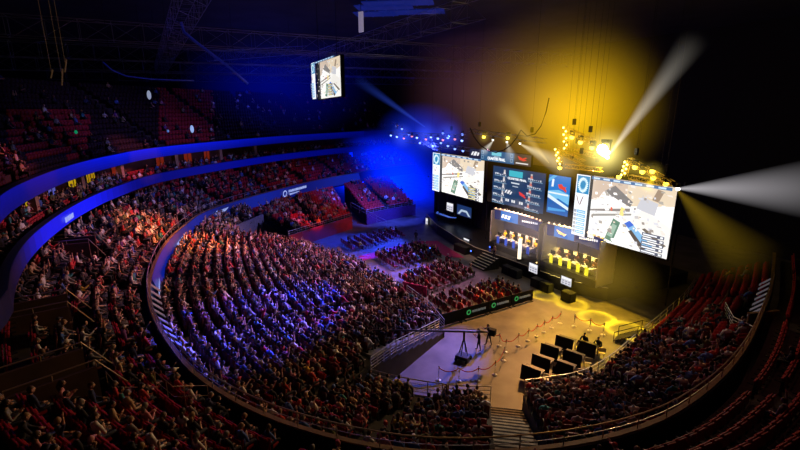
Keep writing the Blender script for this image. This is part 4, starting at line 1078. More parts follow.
# end barrier facing the stage
t = thing('banner_barrier', 'dark red end board at the corner of the middle floor chairs', 'barrier', (-33.6, 20.6, 0), .5); mb = MB(); mb.box((0, 0, .55), (2.6, .08, 1.0)); mb.build('panel', M_CARPET, t); mb = MB(); mb.box((0, 0, .03), (2.2, .5, .05)); mb.build('foot', M_DARK, t)

def post_proto():
    t = thing('stanchion', '', 'post', (0, 0, 0), 0, 'chrome posts with red ropes'); m = mat('chrome post', (.8, .78, .72), .2, metal=1, noise=.05)
    mb = MB(); mb.lathe([(.19, 0), (.19, .02), (.06, .05), (.03, .07)], n=16); mb.build('base', mat('polished base', (.85, .83, .78), .35, metal=.4, noise=.05), t, True)
    mb = MB(); mb.lathe([(.026, .05), (.026, .98)], n=10); mb.build('pole', m, t, True); mb = MB(); mb.lathe([(.03, .98), (.045, 1.0), (.045, 1.03), (.02, 1.06)], n=10); mb.build('finial', m, t, True); return t
SP = {'long row': [(-23.4, 21.0), (-22.3, 21.1), (-21.4, 20.9), (-21.6, 22.3), (-21.8, 23.5), (-22.0, 24.6), (-22.2, 25.6), (-22.4, 26.7), (-22.6, 27.9)],
      'near row': [(-20.6, 20.0), (-19.6, 18.3), (-19.6, 16.9), (-20.2, 15.8), (-20.9, 14.7)], 'right row': [(-21.7, 28.5), (-20.6, 29.0), (-19.6, 29.3)]}
proto = None
for rn, pts in SP.items():
    for k, (x, y) in enumerate(pts):
        lab = uniq('chrome stanchion, %s along the %s of red ropes' % (nth(k + 1), rn))
        if proto is None: proto = post_proto(); proto.location = (x, y, 0.001); proto['label'] = lab
        else: dup(proto, (x, y, 0.001), 0, lab)
        if k:
            a, b = Vector((*pts[k - 1], .95)), Vector((x, y, .95)); mb = MB()
            mb.tube([a.lerp(b, j / 10) - Vector((0, 0, 1.1 * (j / 10) * (1 - j / 10))) for j in range(11)], .026, 6)
            tag(mb.build('rope', M_ROPE, None, True), uniq('red rope between the %s and %s posts of the %s' % (nth(k), nth(k + 1), rn)), 'rope', 'red ropes between posts')
# black-draped desks in front of the right block
ddir = math.atan2(.40, 1.05)
DK = [tuple(at(x, y, z=.55)[:2]) for x, y in ((566, 341.5), (551.5, 350), (543, 361), (588, 347), (574, 356.5), (565, 367), (533, 372))]
DKL = ['furthest in left column', 'second in left column', 'third in left column', 'furthest in right column', 'middle of right column', 'nearest in right column', 'nearest in left column']
M_CLOTH = mat('black desk cloth', (.010, .009, .008), .9, noise=.3, nscale=6); M_GEAR = mat('cream plastic', (.72, .68, .50), .5, noise=.1)
for k, (x, y) in enumerate(DK):
    t = thing('draped_desk', 'desk with tall black front board on the arena floor, ' + DKL[k], 'desk', (x, y, 0), ddir, 'black fronted desks'); rz = ddir
    mb = MB(); mb.box((0, -.42, .56), (1.28, .06, .98), M=Matrix.Rotation(-.12, 3, 'X')); mb.build('front_board', M_CLOTH, t, bevel=.01)
    mb = MB(); mb.box((0, .02, .74), (1.25, .8, .04)); mb.build('desk_top', M_DARK, t)
    for sx in (-.57, .57):
        for sy in (-.3, .34): mb = MB(); mb.tube([(sx, sy, 0), (sx, sy, .73)], .022, 6); mb.build('leg', M_STEEL, t)
    Rz = Matrix.Rotation(rz, 3, 'Z')
    c = Vector((x, y, 0)) + Rz @ Vector((.93, .05, 0)); ct = thing('folding_chair', 'cream folding chair beside the black desk, ' + DKL[k], 'chair', c, rz + .4, 'cream chairs by the desks')
    mb = MB(); mb.box((0, 0, .45), (.44, .42, .04)); mb.build('seat', M_GEAR, ct); mb = MB(); mb.box((0, -.22, .76), (.44, .04, .30)); mb.build('backrest', M_GEAR, ct)
    for sx in (-.2, .2):
        mb = MB(); mb.tube([(sx, .2, 0), (sx, -.22, .9)], .014, 5); mb.build('leg', M_STEEL, ct); mb = MB(); mb.tube([(sx, -.24, 0), (sx, .12, .44)], .014, 5); mb.build('leg', M_STEEL, ct)
def stander(name, label, loc, rz, la, ra, lean, top, stride=.1, hair='short', hairc=(.02, .012, .008), tro=None, scale=1.0):
    mb, hc, T = person_mesh(la, ra, lean, stand=True, stride=stride)
    o = mb.build(name, [M_SKIN, M_SHIRT, M_TROUS, M_SHOE, M_EYE], None, True); o.location = loc; o.rotation_euler = (0, 0, rz); o.color = (*top, 1); o.scale = (scale,) * 3; tag(o, label, 'person')
    h = hair_mb(hc, T, hair).build('hair', M_HAIR, o, True); h.color = (*hairc, 1); return o
def seated(name, label, loc, rz, pose, top):
    me, hm, nm = PM[pose]; o = bpy.data.objects.new(name, me); COL.objects.link(o); o.location = loc; o.rotation_euler = (0, 0, rz); o.color = (*top, 1); tag(o, label, 'person')
    h = bpy.data.objects.new('hair', hm); COL.objects.link(h); h.parent = o; h.color = (.012, .01, .008, 1)
q = Vector((*DK[3], 0)); rz = ddir; Rz = Matrix.Rotation(rz, 3, 'Z')
for k, dx in enumerate((-.45, .5)): 
    c = q + Rz @ Vector((dx, .62, 0)); seated('crew_member', 'crew member in dark clothes sitting %s at the furthest right-column desk' % ('left' if k == 0 else 'right'), c, rz + PI, 2, (.01, .01, .012))
    mb = MB(); mb.lathe([(.17, 0), (.17, .04), (.03, .06), (.03, .40), (.19, .43), (.19, .47)], n=12); o = mb.build('stool', M_DARK); o.location = c + Rz @ Vector((0, .12, .002)); tag(o, 'black stool under the %s crew member' % ('left' if k == 0 else 'right'), 'stool')
# camera crane
base = Vector((-22.1, 17.6, 0)); t = thing('camera_crane', 'black camera crane with long thin boom and wheeled base', 'camera crane', base)
mb = MB(); mb.box((0, 0, .30), (.92, .75, .22), .5); mb.build('dolly', M_DARK, t, bevel=.03)
for sx, sy in ((-.4, -.36), (.4, -.36), (-.4, .36), (.4, .36)):
    Rz = Matrix.Rotation(.5, 3, 'Z'); w = Rz @ Vector((sx, sy, .13)); mb = MB(); mb.tube([w - Rz @ Vector((.05, 0, 0)), w + Rz @ Vector((.05, 0, 0))], .128, 12); mb.build('wheel', M_BLACK, t)
for a in range(4):
    mb = MB(); mb.tube([(.34 * math.cos(a * PI / 2 + .4), .34 * math.sin(a * PI / 2 + .4), .45), (0, 0, 1.75)], .035, 6); mb.build('strut', M_DARK, t)
mb = MB(); mb.tube([(0, 0, 1.4), (0, 0, 2.25)], .07, 8); mb.build('column', M_DARK, t)
e0 = at(363, 330.5, Y=11.2) - base; e1 = Vector((-21.4, 19.7, 1.75)) - base; e0.z = 2.75
mid = Vector((0, 0, 2.2)); dd = (e0 - mid).normalized(); e1 = mid - dd * 2.0
mb = MB(); mb.tube([e0, mid, e1], [.05, .075, .075], 6); mb.tube([e0 + Vector((0, 0, .18)), mid + Vector((0, 0, .2)), e1], [.02, .02, .02], 5); mb.build('boom', mat('grey boom', (.10, .095, .08), .4, metal=.5, noise=.1), t)
mb = MB(); mb.box(e1, (.5, .4, .45), .5); mb.build('counterweight', M_BLACK, t, bevel=.03)
mb = MB(); mb.box(e0 - Vector((0, 0, .22)), (.22, .4, .26), .4); mb.box(e0 - Vector((0, 0, .05)), (.08, .08, .3)); mb.build('camera_head', M_BLACK, t)
stander('crane_operator', 'standing crane operator in black, left of the two, arms forward', (-22.55, 19.35, 0.003), 2.4, 'phone', 'phone', .12, (.008, .008, .009), .14)
stander('crane_operator', 'standing operator in black, right of the two, leaning in', (-22.75, 20.45, 0.003), 2.9, 'lap', 'point', .18, (.008, .008, .009), .18)
stander('presenter', 'person in pale clothes standing at the top of the stage steps', at(494, 259, z=1.25), 2.9, 'side', 'lap', 0, rgb(225, 190, 170), .06)
stander('steward', 'steward in blue shirt standing by the brown door on the right', (-11.0, 29.6, 3.4), 1.2, 'side', 'side', 0, (.10, .25, .55), .08)
stander('steward', 'dark figure standing alone on the floor behind the blue chairs', at(416, 243, z=0) + Vector((0, 0, .003)), .5, 'side', 'side', 0, (.01, .01, .012), .06)
# door beside the steward and the tan wall panel
t = thing('exit_door', 'tan curved door panel in the right stand behind the steward', 'door', (-10.7, 31.3, 3.3), 1.25)
mb = MB(); n = 8
for k in range(n): a0 = -1.0 + 2.0 * k / n; mb.box((a0 + .125, .1 * math.cos(a0), .9), (.27, .08, 1.8))
mb.build('door_panel', mat('tan wood', (.42, .27, .10), .55, noise=.3, nscale=3), t); mb = MB(); mb.box((0, 0, 1.86), (2.2, .2, .1)); mb.build('door_frame', M_COPING, t)
# steel steps from the right stand to the floor
t = thing('access_steps', 'black steel steps with railings at the corner of the right stand', 'stairs', (-17.9, 29.9, 0), .35); t.scale = (.8, .8, .8)
for k in range(6): mb = MB(); mb.box((-.9 + .3 * k, 0, .2 + .2 * k), (.32, 1.5, .05)); mb.build('tread', M_DARK, t)
mb = MB(); mb.box((1.55, 0, 1.3), (1.3, 1.6, .06)); mb.build('landing', M_DARK, t)
for sy in (-.78, .78):
    mb = MB(); mb.tube([(-1.1, sy, 1.0), (.8, sy, 2.25), (2.2, sy, 2.3), (2.2, sy, 0)], .03, 6); mb.build('handrail', M_DARK, t)
    mb = MB(); mb.tube([(-1.1, sy, 0), (-1.1, sy, 1.0)], .03, 6); mb.build('post', M_DARK, t); mb = MB(); mb.tube([(.8, sy, 0), (.8, sy, 2.25)], .03, 6); mb.build('post', M_DARK, t)
    mb = MB(); mb.tube([(-1.1, sy, .1), (.8, sy, 1.3), (2.2, sy, 1.3)], .04, 6); mb.build('stringer', M_DARK, t)
mb = MB(); mb.tube([(2.2, -.78, 2.3), (2.2, .78, 2.3)], .03, 6); mb.build('handrail', M_DARK, t)

# ------------------------------------------------------------------ rig over the stage
def truss_mb(a, b, s=.42, lace=None):
    a, b = Vector(a), Vector(b); d = (b - a); L = d.length; d.normalize()
    ref = Vector((0, 0, 1)) if abs(d.z) < .9 else Vector((0, 1, 0)); x = d.cross(ref).normalized() * s / 2; y = x.cross(d).normalized() * s / 2
    mb = MB(); cs = [x + y, x - y, -x - y, -x + y]
    for c in cs: mb.tube([a + c, b + c], .028, 5)
    n = max(2, int(L / (lace or s * 1.3)))
    for k in range(n):
        p, q = a + d * L * k / n, a + d * L * (k + 1) / n
        for j in range(4):
            c0, c1 = cs[j], cs[(j + 1) % 4]; mb.tube([p + c0, q + c1] if (k + j) % 2 else [p + c1, q + c0], .014, 4)
            mb.tube([p + c0, p + c1], .014, 4)
    return mb
def lens_mat(c, st): return mat('lens %s %.1f' % (c, st), (.1, .1, .1), emit=rgb(*c), strength=st, noise=.02)
def head_kit():
    b = MB(); b.box((0, 0, -.06), (.34, .34, .12)); y = MB()
    for s in (-1, 1): y.box((s * .19, 0, -.30), (.05, .12, .42))
    y.box((0, 0, -.13), (.43, .14, .05))
    h = MB(); h.lathe([(.10, -.36), (.15, -.32), (.17, -.12 - .3), (.17, -.60)], n=12)
    l = MB(); l.lathe([(.155, -.615), (.10, -.66), (.02, -.675)], n=12)
    return b.mesh('base', M_DARK), y.mesh('yoke', M_DARK), h.mesh('head', M_BLACK, True), l
HK = head_kit()
def lamp_head(px, py, Y, c, st, label, group, sc=1.0, aim=None):
    p = at(px, py, Y=Y); t = thing('stage_light', uniq(label), 'light', (p.x, p.y, p.z + .62 * sc), 0, group); t.scale = (sc,) * 3
    if aim is None: aim = CAM * .6 + Vector((-30, 14, 0)) * .4
    for me, nm in zip(HK[:3], ('base', 'yoke', 'head')): o = bpy.data.objects.new(nm, me); COL.objects.link(o); o.parent = t
    l = MB(); l.sphere((0, -.02, -.60), (.20, .20, .20), 12, 8); l.build('lens', lens_mat(c, st), t, True)
    if st > 20: l = MB(); l.sphere((0, -.25, -.45), (.24, .2, .24), 14, 10); l.build('lens', lens_mat(c, st), t, True)
    return t
def truss(label, a, b, s=.42, m=M_TRUSS):
    t = thing('lighting_truss', label, 'truss', a, 0, 'trusses over the stage'); truss_mb((0, 0, 0), Vector(b) - Vector(a), s).build('frame', m, t)
    for u in (.15, .85):
        q = (Vector(b) - Vector(a)) * u; mb = MB(); mb.tube([q + Vector((0, 0, .2)), q + Vector((0, 0, 26.9 - a[2] - q.z))], .012, 4); mb.build('chain', M_DARK, t)
        mb = MB(); mb.box(q + Vector((0, 0, .9)), (.22, .22, .5)); mb.build('chain_hoist', M_DARK, t)
    return t
truss('level truss of the blue rig above the left screen', at(388, 133, Y=33), at(466, 136.5, Y=33))
truss('slanting truss of the blue rig running down to the left screen', at(393, 123, Y=36), at(440, 151, Y=34.6))
truss('low truss of the blue rig just over the left screen', at(406, 141, Y=35.5), at(474, 150, Y=35))
truss('level truss with yellow lamps over the banner screen', at(470, 131, Y=34), at(545, 141, Y=33))
M_TY = mat('truss with painted yellow light', (.8, .6, .15), .4, metal=.3, emit=rgb(190, 140, 10), strength=.10, noise=.2)  # weak emission paints yellow lamplight onto the truss metal
truss('upper slanting yellow truss left of the brightest lamp', at(570, 131, Y=32), at(593, 142, Y=32), .4, M_TY)
truss('middle slanting yellow truss above the right screen corner', at(562, 152, Y=32.5), at(584, 163, Y=32.8), .4, M_TY)
truss('short yellow truss below the brightest lamp', at(573, 150, Y=33), at(597, 156, Y=33), .35, M_TY)
truss('long yellow truss slanting along the top right of the right screen', at(629, 160, Y=32.5), at(672, 184, Y=32.5), .4, M_TY)
truss('level yellow truss above the left corner of the right screen', at(566, 166, Y=33.5), at(602, 170, Y=34), .35, M_TY)
truss('low yellow truss just over the right screen', at(630, 177, Y=34), at(664, 184, Y=34), .35, M_TY)
def ladder(label, p0, p1, Y, n, first):
    a, b = at(*p0, Y=Y), at(*p1, Y=Y); t = thing('lamp_ladder', label, 'light', a, 0, 'ladders of bright yellow lamps'); truss_mb((0, 0, 0), b - a, .34).build('frame', M_TY, t)
    for k in range(n):
        q = (b - a) * (k + .5) / n; mb = MB(); mb.sphere(q + Vector((.25 * (k % 2) - .12, -.2, 0)), (.085, .085, .085), 10, 6); mb.build('lamp', lens_mat((255, 215, 90), 9.0), t, True)
ladder('upper upright ladder of yellow lamps left of the brightest lamp', (566, 126), (567, 150), 32, 7, 0)
ladder('lower upright ladder of yellow lamps beside the portrait screen', (557.5, 148), (560.5, 165), 32.4, 6, 0)
ladder('leaning ladder of yellow lamps over the right screen', (628, 161), (624, 176), 32.6, 7, 0)
xs = [391, 397, 404, 412, 417, 426, 431, 438, 443, 448, 455, 462]
for k, x in enumerate(xs):
    warm = k in (2, 3, 5, 8, 10); lamp_head(x, 135.5 + (k % 3) * 1.2 + (x - 391) * .04, 33, (230, 130, 150) if warm else (130, 160, 255), 1.6 if warm else 3.2,
              '%s %s lamp from the left on the level truss of the blue rig' % (nth(k + 1), 'pinkish' if warm else 'pale blue'), 'lamps of the blue rig', .8)
for k, (x, y) in enumerate(((397, 126.5), (402, 129), (409, 135), (420, 143), (433, 146), (441, 143), (448, 146), (455, 149), (463, 151), (443, 133.5), (462.5, 134.5))):
    lamp_head(x, y, 34.2, (110, 140, 255), 3.0, '%s blue lamp down the slanting trusses of the blue rig' % nth(k + 1), 'lamps of the blue rig', .75)
YL = [(484, 137, 33.5, 'left yellow lamp above the banner screen'), (508, 138, 33.3, 'right yellow lamp above the banner screen'), (572, 137.5, 32, 'first yellow lamp on the upper slanting yellow truss'), (580.5, 142.5, 32, 'second yellow lamp under the upper slanting yellow truss'),
      (592, 148, 32, 'third yellow lamp at the lower end of the upper yellow truss'), (635, 167.5, 32.4, 'first yellow lamp along the long right yellow truss'), (642.5, 172, 32.4, 'second yellow lamp along the long right yellow truss'),
      (653.5, 178, 32.8, 'third yellow lamp hanging below the long right yellow truss'), (652.5, 171.5, 32.4, 'small yellow lamp on top of the long right yellow truss'), (666, 184, 32.6, 'last yellow lamp at the right end of the long yellow truss'), (619, 177, 34, 'yellow lamp just over the top edge of the right screen'), (560, 168, 33, 'orange lamp below the lower ladder')]
for x, y, Y, lab in YL: lamp_head(x, y, Y, (255, 205, 60), 6.0, lab, 'yellow lamps of the right rig', .95)
lamp_head(605.5, 153, 31.5, (255, 240, 190), 30.0, 'brightest white-yellow lamp in the middle of the right rig', 'yellow lamps of the right rig', 1.7)
lamp_head(607.5, 157.5, 31.6, (255, 250, 240), 8.0, 'white lamp sending the long beam up to the right', 'white beam lamps', .7)
lamp_head(678, 189, 33.2, (255, 250, 240), 8.0, 'white lamp at the upper right corner of the right screen', 'white beam lamps', .7)
for k, (x, y) in enumerate(((493, 140), (507, 142), (520, 143.5))): lamp_head(x, y, 33.5, (240, 235, 220), 3.0, '%s small white lamp from the left over the banner' % nth(k + 1), 'white beam lamps', .6)
for k, (x, y, c) in enumerate(((428, 248, (70, 110, 255)), (469, 251, (80, 120, 255)), (488, 247, (60, 100, 255)), (509, 252, (60, 110, 255)))):
    p = at(x, y, z=1.45); o = MB(); o.box((0, 0, 0), (.35, .25, .24)); ob = o.build('floor_lamp_case', M_DARK); ob.location = (p.x, p.y + .4, 1.375)
    tag(ob, '%s small blue uplight from the left on the stage edge' % nth(k + 1), 'light', 'small lamps on the stage edge'); l = MB(); l.sphere((0, -.12, .03), (.12, .06, .10), 8, 6); l.build('lens', lens_mat(c, 3.0), ob)
for k, (x, y, lab) in enumerate(((518, 257, 'at the foot of the glowing pillar'), (535, 263, 'above the left small monitor'), (553, 270, 'between the two small monitors'), (571, 277, 'above the right small monitor'))):
    p = at(x, y, z=1.45); o = MB(); o.box((0, 0, 0), (.35, .25, .24)); ob = o.build('floor_lamp_case', M_DARK); ob.location = (p.x, p.y + .3, 1.375)
    tag(ob, 'small warm lamp on the stage edge ' + lab, 'light', 'small lamps on the stage edge'); l = MB(); l.sphere((0, -.12, .03), (.16, .06, .12), 8, 6); l.build('lens', lens_mat((255, 215, 120), 6.0), ob)
# drooping cable
pts = [at(x, y, Y=32.5) for x, y in ((470, 128), (474, 137), (480, 145), (488, 150.5), (496, 152.5), (504, 150), (511, 145), (517, 137), (521, 130))]
mb = MB(); mb.tube(pts, .06, 6); tag(mb.build('cable_loop', M_BLACK, None, True), 'black cable drooping in a loop in front of the banner screen', 'cable')
pts = [at(x, y, Y=32.3) for x, y in ((521, 130), (527, 136), (535, 134), (541, 126), (546, 112), (549, 98))]
mb = MB(); mb.tube(pts, .05, 6); tag(mb.build('cable_loop', M_BLACK, None, True), 'black cable rising to the roof right of the banner', 'cable')

# ------------------------------------------------------------------ roof things
rt = [((-92, -12, 22.5), (-92, 60, 23.5)), ((-78, -16, 22.8), (-78, 60, 24)), ((-64, -16, 23.2), (-64, 60, 24.2)), ((-50, -16, 23.6), (-50, 60, 24.4)), ((-95, 4, 24), (-30, 4, 24.6)), ((-95, 24, 24.2), (-30, 24, 24.8))]
for k, (a, b) in enumerate(rt):
    t = thing('roof_truss', uniq('dark roof truss, %s' % ('%s crosswise from the far end' % nth(k + 1) if k < 4 else ('lengthwise one over the left stand' if k == 4 else 'lengthwise one over the floor'))), 'truss', a, 0, 'dark roof trusses')
    truss_mb((0, 0, 0), Vector(b) - Vector(a), 1.6, 2.4).build('frame', M_TRUSS, t)
t = thing('roof_banner', 'narrow pale upright lamp panel hanging from the roof', 'light', at(361, 22, Y=17)); o_ = t.location.copy()
mb = MB(); mb.box((0, 0, 0), (.5, .08, 1.6), .4); mb.build('panel', mat('pale lamp panel', (.4, .4, .45), .5, emit=rgb(150, 140, 170), strength=.6, noise=.1), t); mb = MB(); mb.tube([(0, 0, .8), (0, 0, 26.9 - o_.z)], .02, 5); mb.build('cable', M_DARK, t)
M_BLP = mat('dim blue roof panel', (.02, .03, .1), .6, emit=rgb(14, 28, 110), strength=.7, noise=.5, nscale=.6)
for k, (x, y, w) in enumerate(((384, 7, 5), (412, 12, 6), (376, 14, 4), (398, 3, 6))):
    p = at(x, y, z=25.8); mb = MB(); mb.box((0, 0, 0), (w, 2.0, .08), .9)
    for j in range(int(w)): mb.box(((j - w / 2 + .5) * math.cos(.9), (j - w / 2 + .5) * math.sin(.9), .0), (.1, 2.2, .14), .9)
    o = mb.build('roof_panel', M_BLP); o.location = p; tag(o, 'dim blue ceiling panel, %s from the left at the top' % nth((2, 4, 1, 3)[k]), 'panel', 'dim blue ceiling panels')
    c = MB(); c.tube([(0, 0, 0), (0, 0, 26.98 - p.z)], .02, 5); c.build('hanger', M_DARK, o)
M_PIPE = mat('duct with painted blue glow', (.10, .14, .4), .4, metal=.3, emit=rgb(6, 14, 90), strength=.5, noise=.1)  # emission paints the faint blue roof wash onto the ducts
pts = [along(x, y, 48) for x, y in ((103, 62), (112, 70), (126, 76), (150, 79), (172, 80), (194, 80.5))]
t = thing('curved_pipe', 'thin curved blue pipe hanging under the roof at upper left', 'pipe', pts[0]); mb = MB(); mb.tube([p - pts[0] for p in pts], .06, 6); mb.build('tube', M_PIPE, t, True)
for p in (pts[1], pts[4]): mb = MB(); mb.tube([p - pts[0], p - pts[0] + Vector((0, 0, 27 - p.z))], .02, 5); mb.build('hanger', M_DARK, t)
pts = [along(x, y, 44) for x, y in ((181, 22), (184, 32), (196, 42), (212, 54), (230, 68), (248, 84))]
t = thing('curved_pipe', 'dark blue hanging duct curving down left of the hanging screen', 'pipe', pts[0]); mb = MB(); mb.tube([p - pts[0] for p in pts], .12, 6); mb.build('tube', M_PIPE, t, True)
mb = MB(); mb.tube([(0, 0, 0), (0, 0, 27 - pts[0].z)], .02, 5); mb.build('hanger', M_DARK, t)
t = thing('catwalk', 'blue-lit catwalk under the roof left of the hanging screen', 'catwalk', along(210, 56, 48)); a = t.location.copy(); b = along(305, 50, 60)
truss_mb((0, 0, 0), b - a, .9, 1.2).build('frame', mat('steel with painted blue light', (.15, .18, .4), .5, metal=.4, emit=rgb(4, 8, 60), strength=.5, noise=.4, nscale=2), t)  # blue wash on the catwalk put into its emission
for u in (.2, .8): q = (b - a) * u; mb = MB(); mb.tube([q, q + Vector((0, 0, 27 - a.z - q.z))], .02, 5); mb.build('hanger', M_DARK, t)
for k, (x, y) in enumerate(((51, 78), (65, 72), (62, 85))):
    p = along(x, y, 46); mb = MB(); mb.tube([(0, 0, 0), (1.6, .4, .5 + .3 * k)], .05, 5); mb.tube([(0, 0, 0), (.8, .2, .25), (.8, .2, 27 - p.z)], .012, 5); o = mb.build('roof_brace', mat('brace with painted warm light', (.4, .3, .15), .5, emit=rgb(70, 50, 25), strength=.5, noise=.3)); o.location = p  # warm light on the brace put into its emission
    tag(o, 'faint warm-lit roof brace at far upper left, %s of three' % nth(k + 1), 'brace', 'roof braces')
for k, (x, y, c) in enumerate(((192, 129, (160, 190, 255)), (168, 131, (60, 120, 200)), (149, 95, (150, 160, 190)), (76, 132, (0, 140, 90)))):
    p = along(x, y, (60, 56, 54, 46)[k]); t = thing('exit_lamp', ('round pale lamp on the back of the upper deck', 'teal lamp at the top of the upper deck', 'pale grey lamp high on the left wall', 'tiny green lamp in the upper deck')[k], 'light', p)
    mb = MB(); mb.sphere((0, 0, 0), (.42, .2, .45) if k in (0, 2) else (.15, .12, .15), 10, 8); mb.build('globe', lens_mat(c, .8), t, True); mb = MB(); mb.tube([(0, .0, .1), (0, -.1, 27 - p.z)], .02, 4); mb.build('hanger', M_DARK, t)

# ------------------------------------------------------------------ haze, beams and halos as volumes that glow by themselves
def glow_vol_mat(name, color, strength, kind, L=1, r0=1, r1=1, power=1.5, fall=1.2):
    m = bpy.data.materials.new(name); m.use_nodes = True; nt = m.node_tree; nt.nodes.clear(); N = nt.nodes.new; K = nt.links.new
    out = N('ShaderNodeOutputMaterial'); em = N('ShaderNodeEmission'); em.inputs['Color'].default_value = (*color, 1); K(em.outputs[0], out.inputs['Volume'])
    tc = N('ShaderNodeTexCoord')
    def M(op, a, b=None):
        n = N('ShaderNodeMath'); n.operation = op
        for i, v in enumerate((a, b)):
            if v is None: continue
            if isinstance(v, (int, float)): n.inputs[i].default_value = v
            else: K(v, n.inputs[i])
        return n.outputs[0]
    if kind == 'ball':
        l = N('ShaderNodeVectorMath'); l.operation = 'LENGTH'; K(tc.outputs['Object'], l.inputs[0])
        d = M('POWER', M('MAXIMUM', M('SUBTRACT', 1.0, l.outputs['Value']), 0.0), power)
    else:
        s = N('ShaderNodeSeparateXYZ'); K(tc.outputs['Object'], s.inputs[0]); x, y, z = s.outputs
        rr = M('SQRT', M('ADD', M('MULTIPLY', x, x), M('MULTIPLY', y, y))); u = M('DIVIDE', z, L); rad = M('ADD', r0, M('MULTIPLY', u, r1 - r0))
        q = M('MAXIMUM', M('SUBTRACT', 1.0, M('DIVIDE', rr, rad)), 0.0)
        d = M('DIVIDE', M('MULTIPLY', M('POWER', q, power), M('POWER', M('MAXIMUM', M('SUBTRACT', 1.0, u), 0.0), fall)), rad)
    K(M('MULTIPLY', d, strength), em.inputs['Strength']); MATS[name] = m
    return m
def haze(label, c, r, color, strength, power=1.6):  # self-emitting ball stands in for lamplit haze
    mb = MB(); mb.sphere((0, 0, 0), (1, 1, 1), 24, 16); o = mb.build('haze', glow_vol_mat('haze ' + label, color, strength, 'ball', power=power)); o.location = c; o.scale = r
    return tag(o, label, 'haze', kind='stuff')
def beam(label, a, b, r0, r1, color, strength, power=1.3, fall=1.2):  # self-emitting cone in place of a scattered light beam
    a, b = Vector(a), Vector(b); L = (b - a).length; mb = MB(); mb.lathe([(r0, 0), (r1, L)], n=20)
    o = mb.build('glow_beam', glow_vol_mat('beam ' + label, color, strength, 'cone', L, r0, r1, power, fall)); o.location = a; o.rotation_euler = (b - a).to_track_quat('Z', 'Y').to_euler()
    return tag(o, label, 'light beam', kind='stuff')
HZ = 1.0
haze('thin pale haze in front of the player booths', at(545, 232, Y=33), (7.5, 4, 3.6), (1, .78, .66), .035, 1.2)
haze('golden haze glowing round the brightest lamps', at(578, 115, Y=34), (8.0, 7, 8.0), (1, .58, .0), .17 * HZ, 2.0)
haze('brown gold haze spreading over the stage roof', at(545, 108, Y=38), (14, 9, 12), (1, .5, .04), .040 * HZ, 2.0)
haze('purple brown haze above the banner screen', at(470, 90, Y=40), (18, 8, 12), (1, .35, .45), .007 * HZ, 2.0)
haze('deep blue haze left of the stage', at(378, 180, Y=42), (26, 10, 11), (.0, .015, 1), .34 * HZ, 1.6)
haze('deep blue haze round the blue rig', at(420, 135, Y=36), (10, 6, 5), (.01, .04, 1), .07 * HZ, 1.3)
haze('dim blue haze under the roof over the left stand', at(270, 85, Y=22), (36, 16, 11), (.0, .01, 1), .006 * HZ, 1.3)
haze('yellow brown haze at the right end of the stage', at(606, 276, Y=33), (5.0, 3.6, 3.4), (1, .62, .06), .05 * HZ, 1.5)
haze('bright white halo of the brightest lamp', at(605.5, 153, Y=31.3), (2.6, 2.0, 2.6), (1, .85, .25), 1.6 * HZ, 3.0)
for k, (x, y, Y, lab) in enumerate(YL[:9]): haze('soft golden halo of the ' + lab, at(x, y, Y=Y - .3), (1.0, .8, 1.0), (1, .7, .08), .55 * HZ, 2.4)  # lamp bloom painted as glowing balls
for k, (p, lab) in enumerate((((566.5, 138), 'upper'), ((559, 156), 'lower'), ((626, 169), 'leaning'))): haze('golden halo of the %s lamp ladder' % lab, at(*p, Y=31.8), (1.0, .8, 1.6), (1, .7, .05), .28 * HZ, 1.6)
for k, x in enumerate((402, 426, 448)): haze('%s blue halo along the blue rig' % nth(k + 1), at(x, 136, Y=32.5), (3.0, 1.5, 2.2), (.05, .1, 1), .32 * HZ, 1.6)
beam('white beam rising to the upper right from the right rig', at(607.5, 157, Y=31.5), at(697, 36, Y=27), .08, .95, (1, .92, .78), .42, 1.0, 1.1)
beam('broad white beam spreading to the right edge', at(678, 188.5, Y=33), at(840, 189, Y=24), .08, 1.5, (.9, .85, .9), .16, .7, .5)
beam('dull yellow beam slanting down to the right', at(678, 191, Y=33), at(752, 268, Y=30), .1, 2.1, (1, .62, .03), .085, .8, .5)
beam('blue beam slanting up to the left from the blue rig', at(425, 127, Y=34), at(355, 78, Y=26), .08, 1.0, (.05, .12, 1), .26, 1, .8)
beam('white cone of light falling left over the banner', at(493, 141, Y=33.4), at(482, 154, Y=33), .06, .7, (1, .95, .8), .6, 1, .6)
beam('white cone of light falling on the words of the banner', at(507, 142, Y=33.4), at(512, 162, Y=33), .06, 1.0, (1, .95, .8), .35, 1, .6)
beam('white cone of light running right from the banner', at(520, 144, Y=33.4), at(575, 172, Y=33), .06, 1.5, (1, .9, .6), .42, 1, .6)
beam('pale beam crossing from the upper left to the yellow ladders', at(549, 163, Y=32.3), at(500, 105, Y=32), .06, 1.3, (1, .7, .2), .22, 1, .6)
beam('yellow cone under the long right truss', at(653, 178, Y=32.6), at(646, 191, Y=32.6), .08, .8, (1, .7, .02), .7, 1, .4)

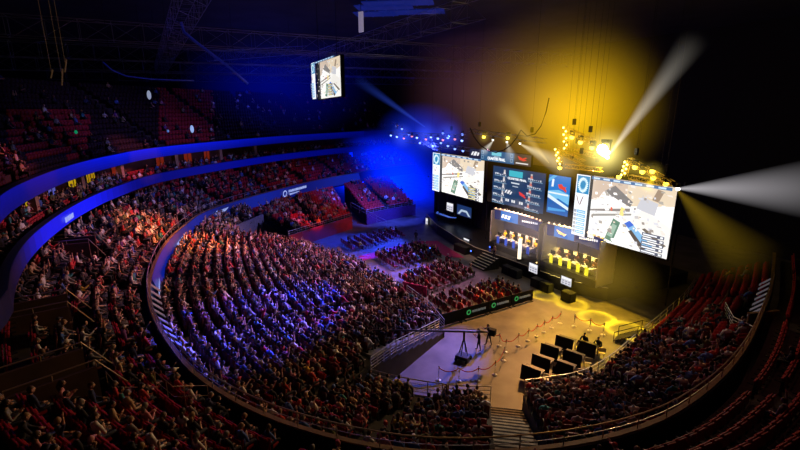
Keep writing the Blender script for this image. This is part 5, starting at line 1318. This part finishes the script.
# ------------------------------------------------------------------ lamps that light the place
def spot(name, pos, target, color, energy, deg, blend=.6, size=.25, gobo=0):
    l = bpy.data.lights.new(name, 'SPOT'); l.color = color; l.energy = energy; l.spot_size = math.radians(deg); l.spot_blend = blend; l.shadow_soft_size = size
    o = bpy.data.objects.new(name, l); COL.objects.link(o); o.location = pos; o.rotation_euler = (Vector(target) - Vector(pos)).to_track_quat('-Z', 'Y').to_euler()
    return o
G = 1.0
T = lambda x, y, z: at(x, y, z=z)
spot('blue crowd spot', (-48, 30, 15), T(258, 338, 2.6), (.02, .05, 1), 470e3 * G, 17)
spot('pink crowd spot', (-38, 33, 23), T(285, 270, 2.4), (1, .45, .5), 30e3 * G, 62)
spot('violet crowd spot', (-52, 30, 23), T(300, 258, 2.4), (.22, .14, 1), 40e3 * G, 30)
spot('orange crowd spot', (-30, 31, 16), T(168, 242, 4.6), (1, .30, .08), 110e3 * G, 15, .8)
spot('warm left spot', (-18, 26, 20), T(80, 345, 6.5), (1, .42, .16), 3.2e3 * G, 50)
spot('warm bottom spot', (-26, 26, 18), T(200, 410, 5.5), (1, .55, .2), 4.5e3 * G, 45)
spot('far block spot', (-46, 30, 14), T(335, 200, 3.5), (1, .22, .38), 3.5e3 * G, 46)
spot('red wall spot', (-48, 24, 9), T(296, 228, 1.2), (1, .03, .06), 7e3 * G, 20)
spot('far end blue spot', (-50, 34, 14), T(380, 205, 1.5), (.05, .08, 1), 45e3 * G, 60)
spot('blue floor spot', (-46, 33, 14), T(365, 245, 0), (.02, .06, 1), 220e3 * G, 40)
spot('middle tier far spot', (-40, 30, 16), T(215, 185, 8), (.35, .25, 1), 10e3 * G, 50)
spot('upper deck spot', (-40, 25, 22), T(62, 140, 15), (1, .12, .14), 18e3 * G, 16)
spot('upper deck pale spot', (-40, 25, 22), T(195, 138, 14), (1, .25, .35), 26e3 * G, 12)
spot('upper deck blue spot', (-40, 25, 20), T(110, 150, 14), (.05, .06, 1), 2e3 * G, 40)
spot('yellow floor spot', (-25, 35, 14), T(590, 322, 0), (1, .56, .015), 24e3 * G, 46, .5)
spot('orange floor spot', (-30, 34, 14), T(520, 335, 0), (1, .42, .09), 20e3 * G, 52)
for x, y, d in ((626, 330, 13), (597, 318, 13), (572, 304, 12), (545, 296, 10)):
    o = spot('yellow pattern spot', (-24, 33.5, 13), T(x, y, 0), (1, .70, .01), 60e3 * G, d, .08); l = o.data; l.use_nodes = True; nt = l.node_tree
    em = next(n for n in nt.nodes if n.type == 'EMISSION'); tc = nt.nodes.new('ShaderNodeTexCoord'); sp = nt.nodes.new('ShaderNodeSeparateXYZ'); nt.links.new(tc.outputs['Normal'], sp.inputs[0])
    def M_(op, a, b=0.0):
        n = nt.nodes.new('ShaderNodeMath'); n.operation = op
        for i, v in enumerate((a, b)):
            if isinstance(v, (int, float)): n.inputs[i].default_value = v
            else: nt.links.new(v, n.inputs[i])
        return n.outputs[0]
    X, Y_, Z_ = sp.outputs; r = M_('DIVIDE', M_('SQRT', M_('ADD', M_('MULTIPLY', X, X), M_('MULTIPLY', Y_, Y_))), M_('MULTIPLY', M_('ABSOLUTE', Z_), math.tan(math.radians(d / 2))))
    nt.links.new(M_('ADD', .10, M_('MULTIPLY', M_('POWER', M_('MINIMUM', r, 1.0), 6.0), 1.5)), em.inputs['Strength'])
spot('blue near floor spot', (-32, 32, 14), T(432, 356, 0), (.08, .12, 1), 40e3 * G, 22, .9)
spot('purple floor spot', (-38, 33, 14), T(430, 278, .5), (.85, .3, .6), 10e3 * G, 50)
spot('blue middle chairs spot', (-46, 33, 14), T(392, 270, .3), (.05, .07, 1), 110e3 * G, 28)
spot('near crowd spot', (-27, 33, 12), T(430, 412, 3), (1, .62, .36), 2.4e3 * G, 60)
spot('right crowd spot', (-26, 34, 12), T(640, 370, 3), (1, .42, .26), 1.1e3 * G, 55)
spot('right tier spot', (-13, 24, 26.5), T(735, 375, 6), (1, .22, .16), 1.0e3 * G, 70)
spot('stairs spot', (-24, 30, 14), T(512, 412, 2.5), (1, .8, .55), 9e3 * G, 13)  # added lamp, lifts the stairs out of the dark
spot('red crowd spot', (-60, 34, 15), T(235, 262, 3), (1, .12, .14), 60e3 * G, 26)
spot('pale crowd spot', (-42, 32, 23), T(330, 290, 2), (1, .55, .72), 12e3 * G, 34)
spot('booth left key', (-36, 28, 12), (-35.2, 35.5, 3.2), (1, .72, .5), 22e3 * G, 34)
spot('booth right key', (-28, 28, 12), (-27.6, 35.5, 3.2), (1, .75, .2), 28e3 * G, 34)
spot('stage key', (-40, 26, 13), (-40, 35, 2.5), (1, .6, .45), 5e3 * G, 45)
for p, c, e in (((-58, 14, 19), (.03, .05, 1), 600), ((-80, 20, 20), (.03, .05, 1), 700), ((-25, 30, 19), (1, .6, .05), 300)):
    l = bpy.data.lights.new('roof glow', 'POINT'); l.color = c; l.energy = e * G; l.shadow_soft_size = .6; o = bpy.data.objects.new('roof glow', l); COL.objects.link(o); o.location = p
w = bpy.data.worlds.new('world'); scene.world = w; w.use_nodes = True
w.node_tree.nodes['Background'].inputs['Color'].default_value = (.25, .25, 1, 1); w.node_tree.nodes['Background'].inputs['Strength'].default_value = .0015
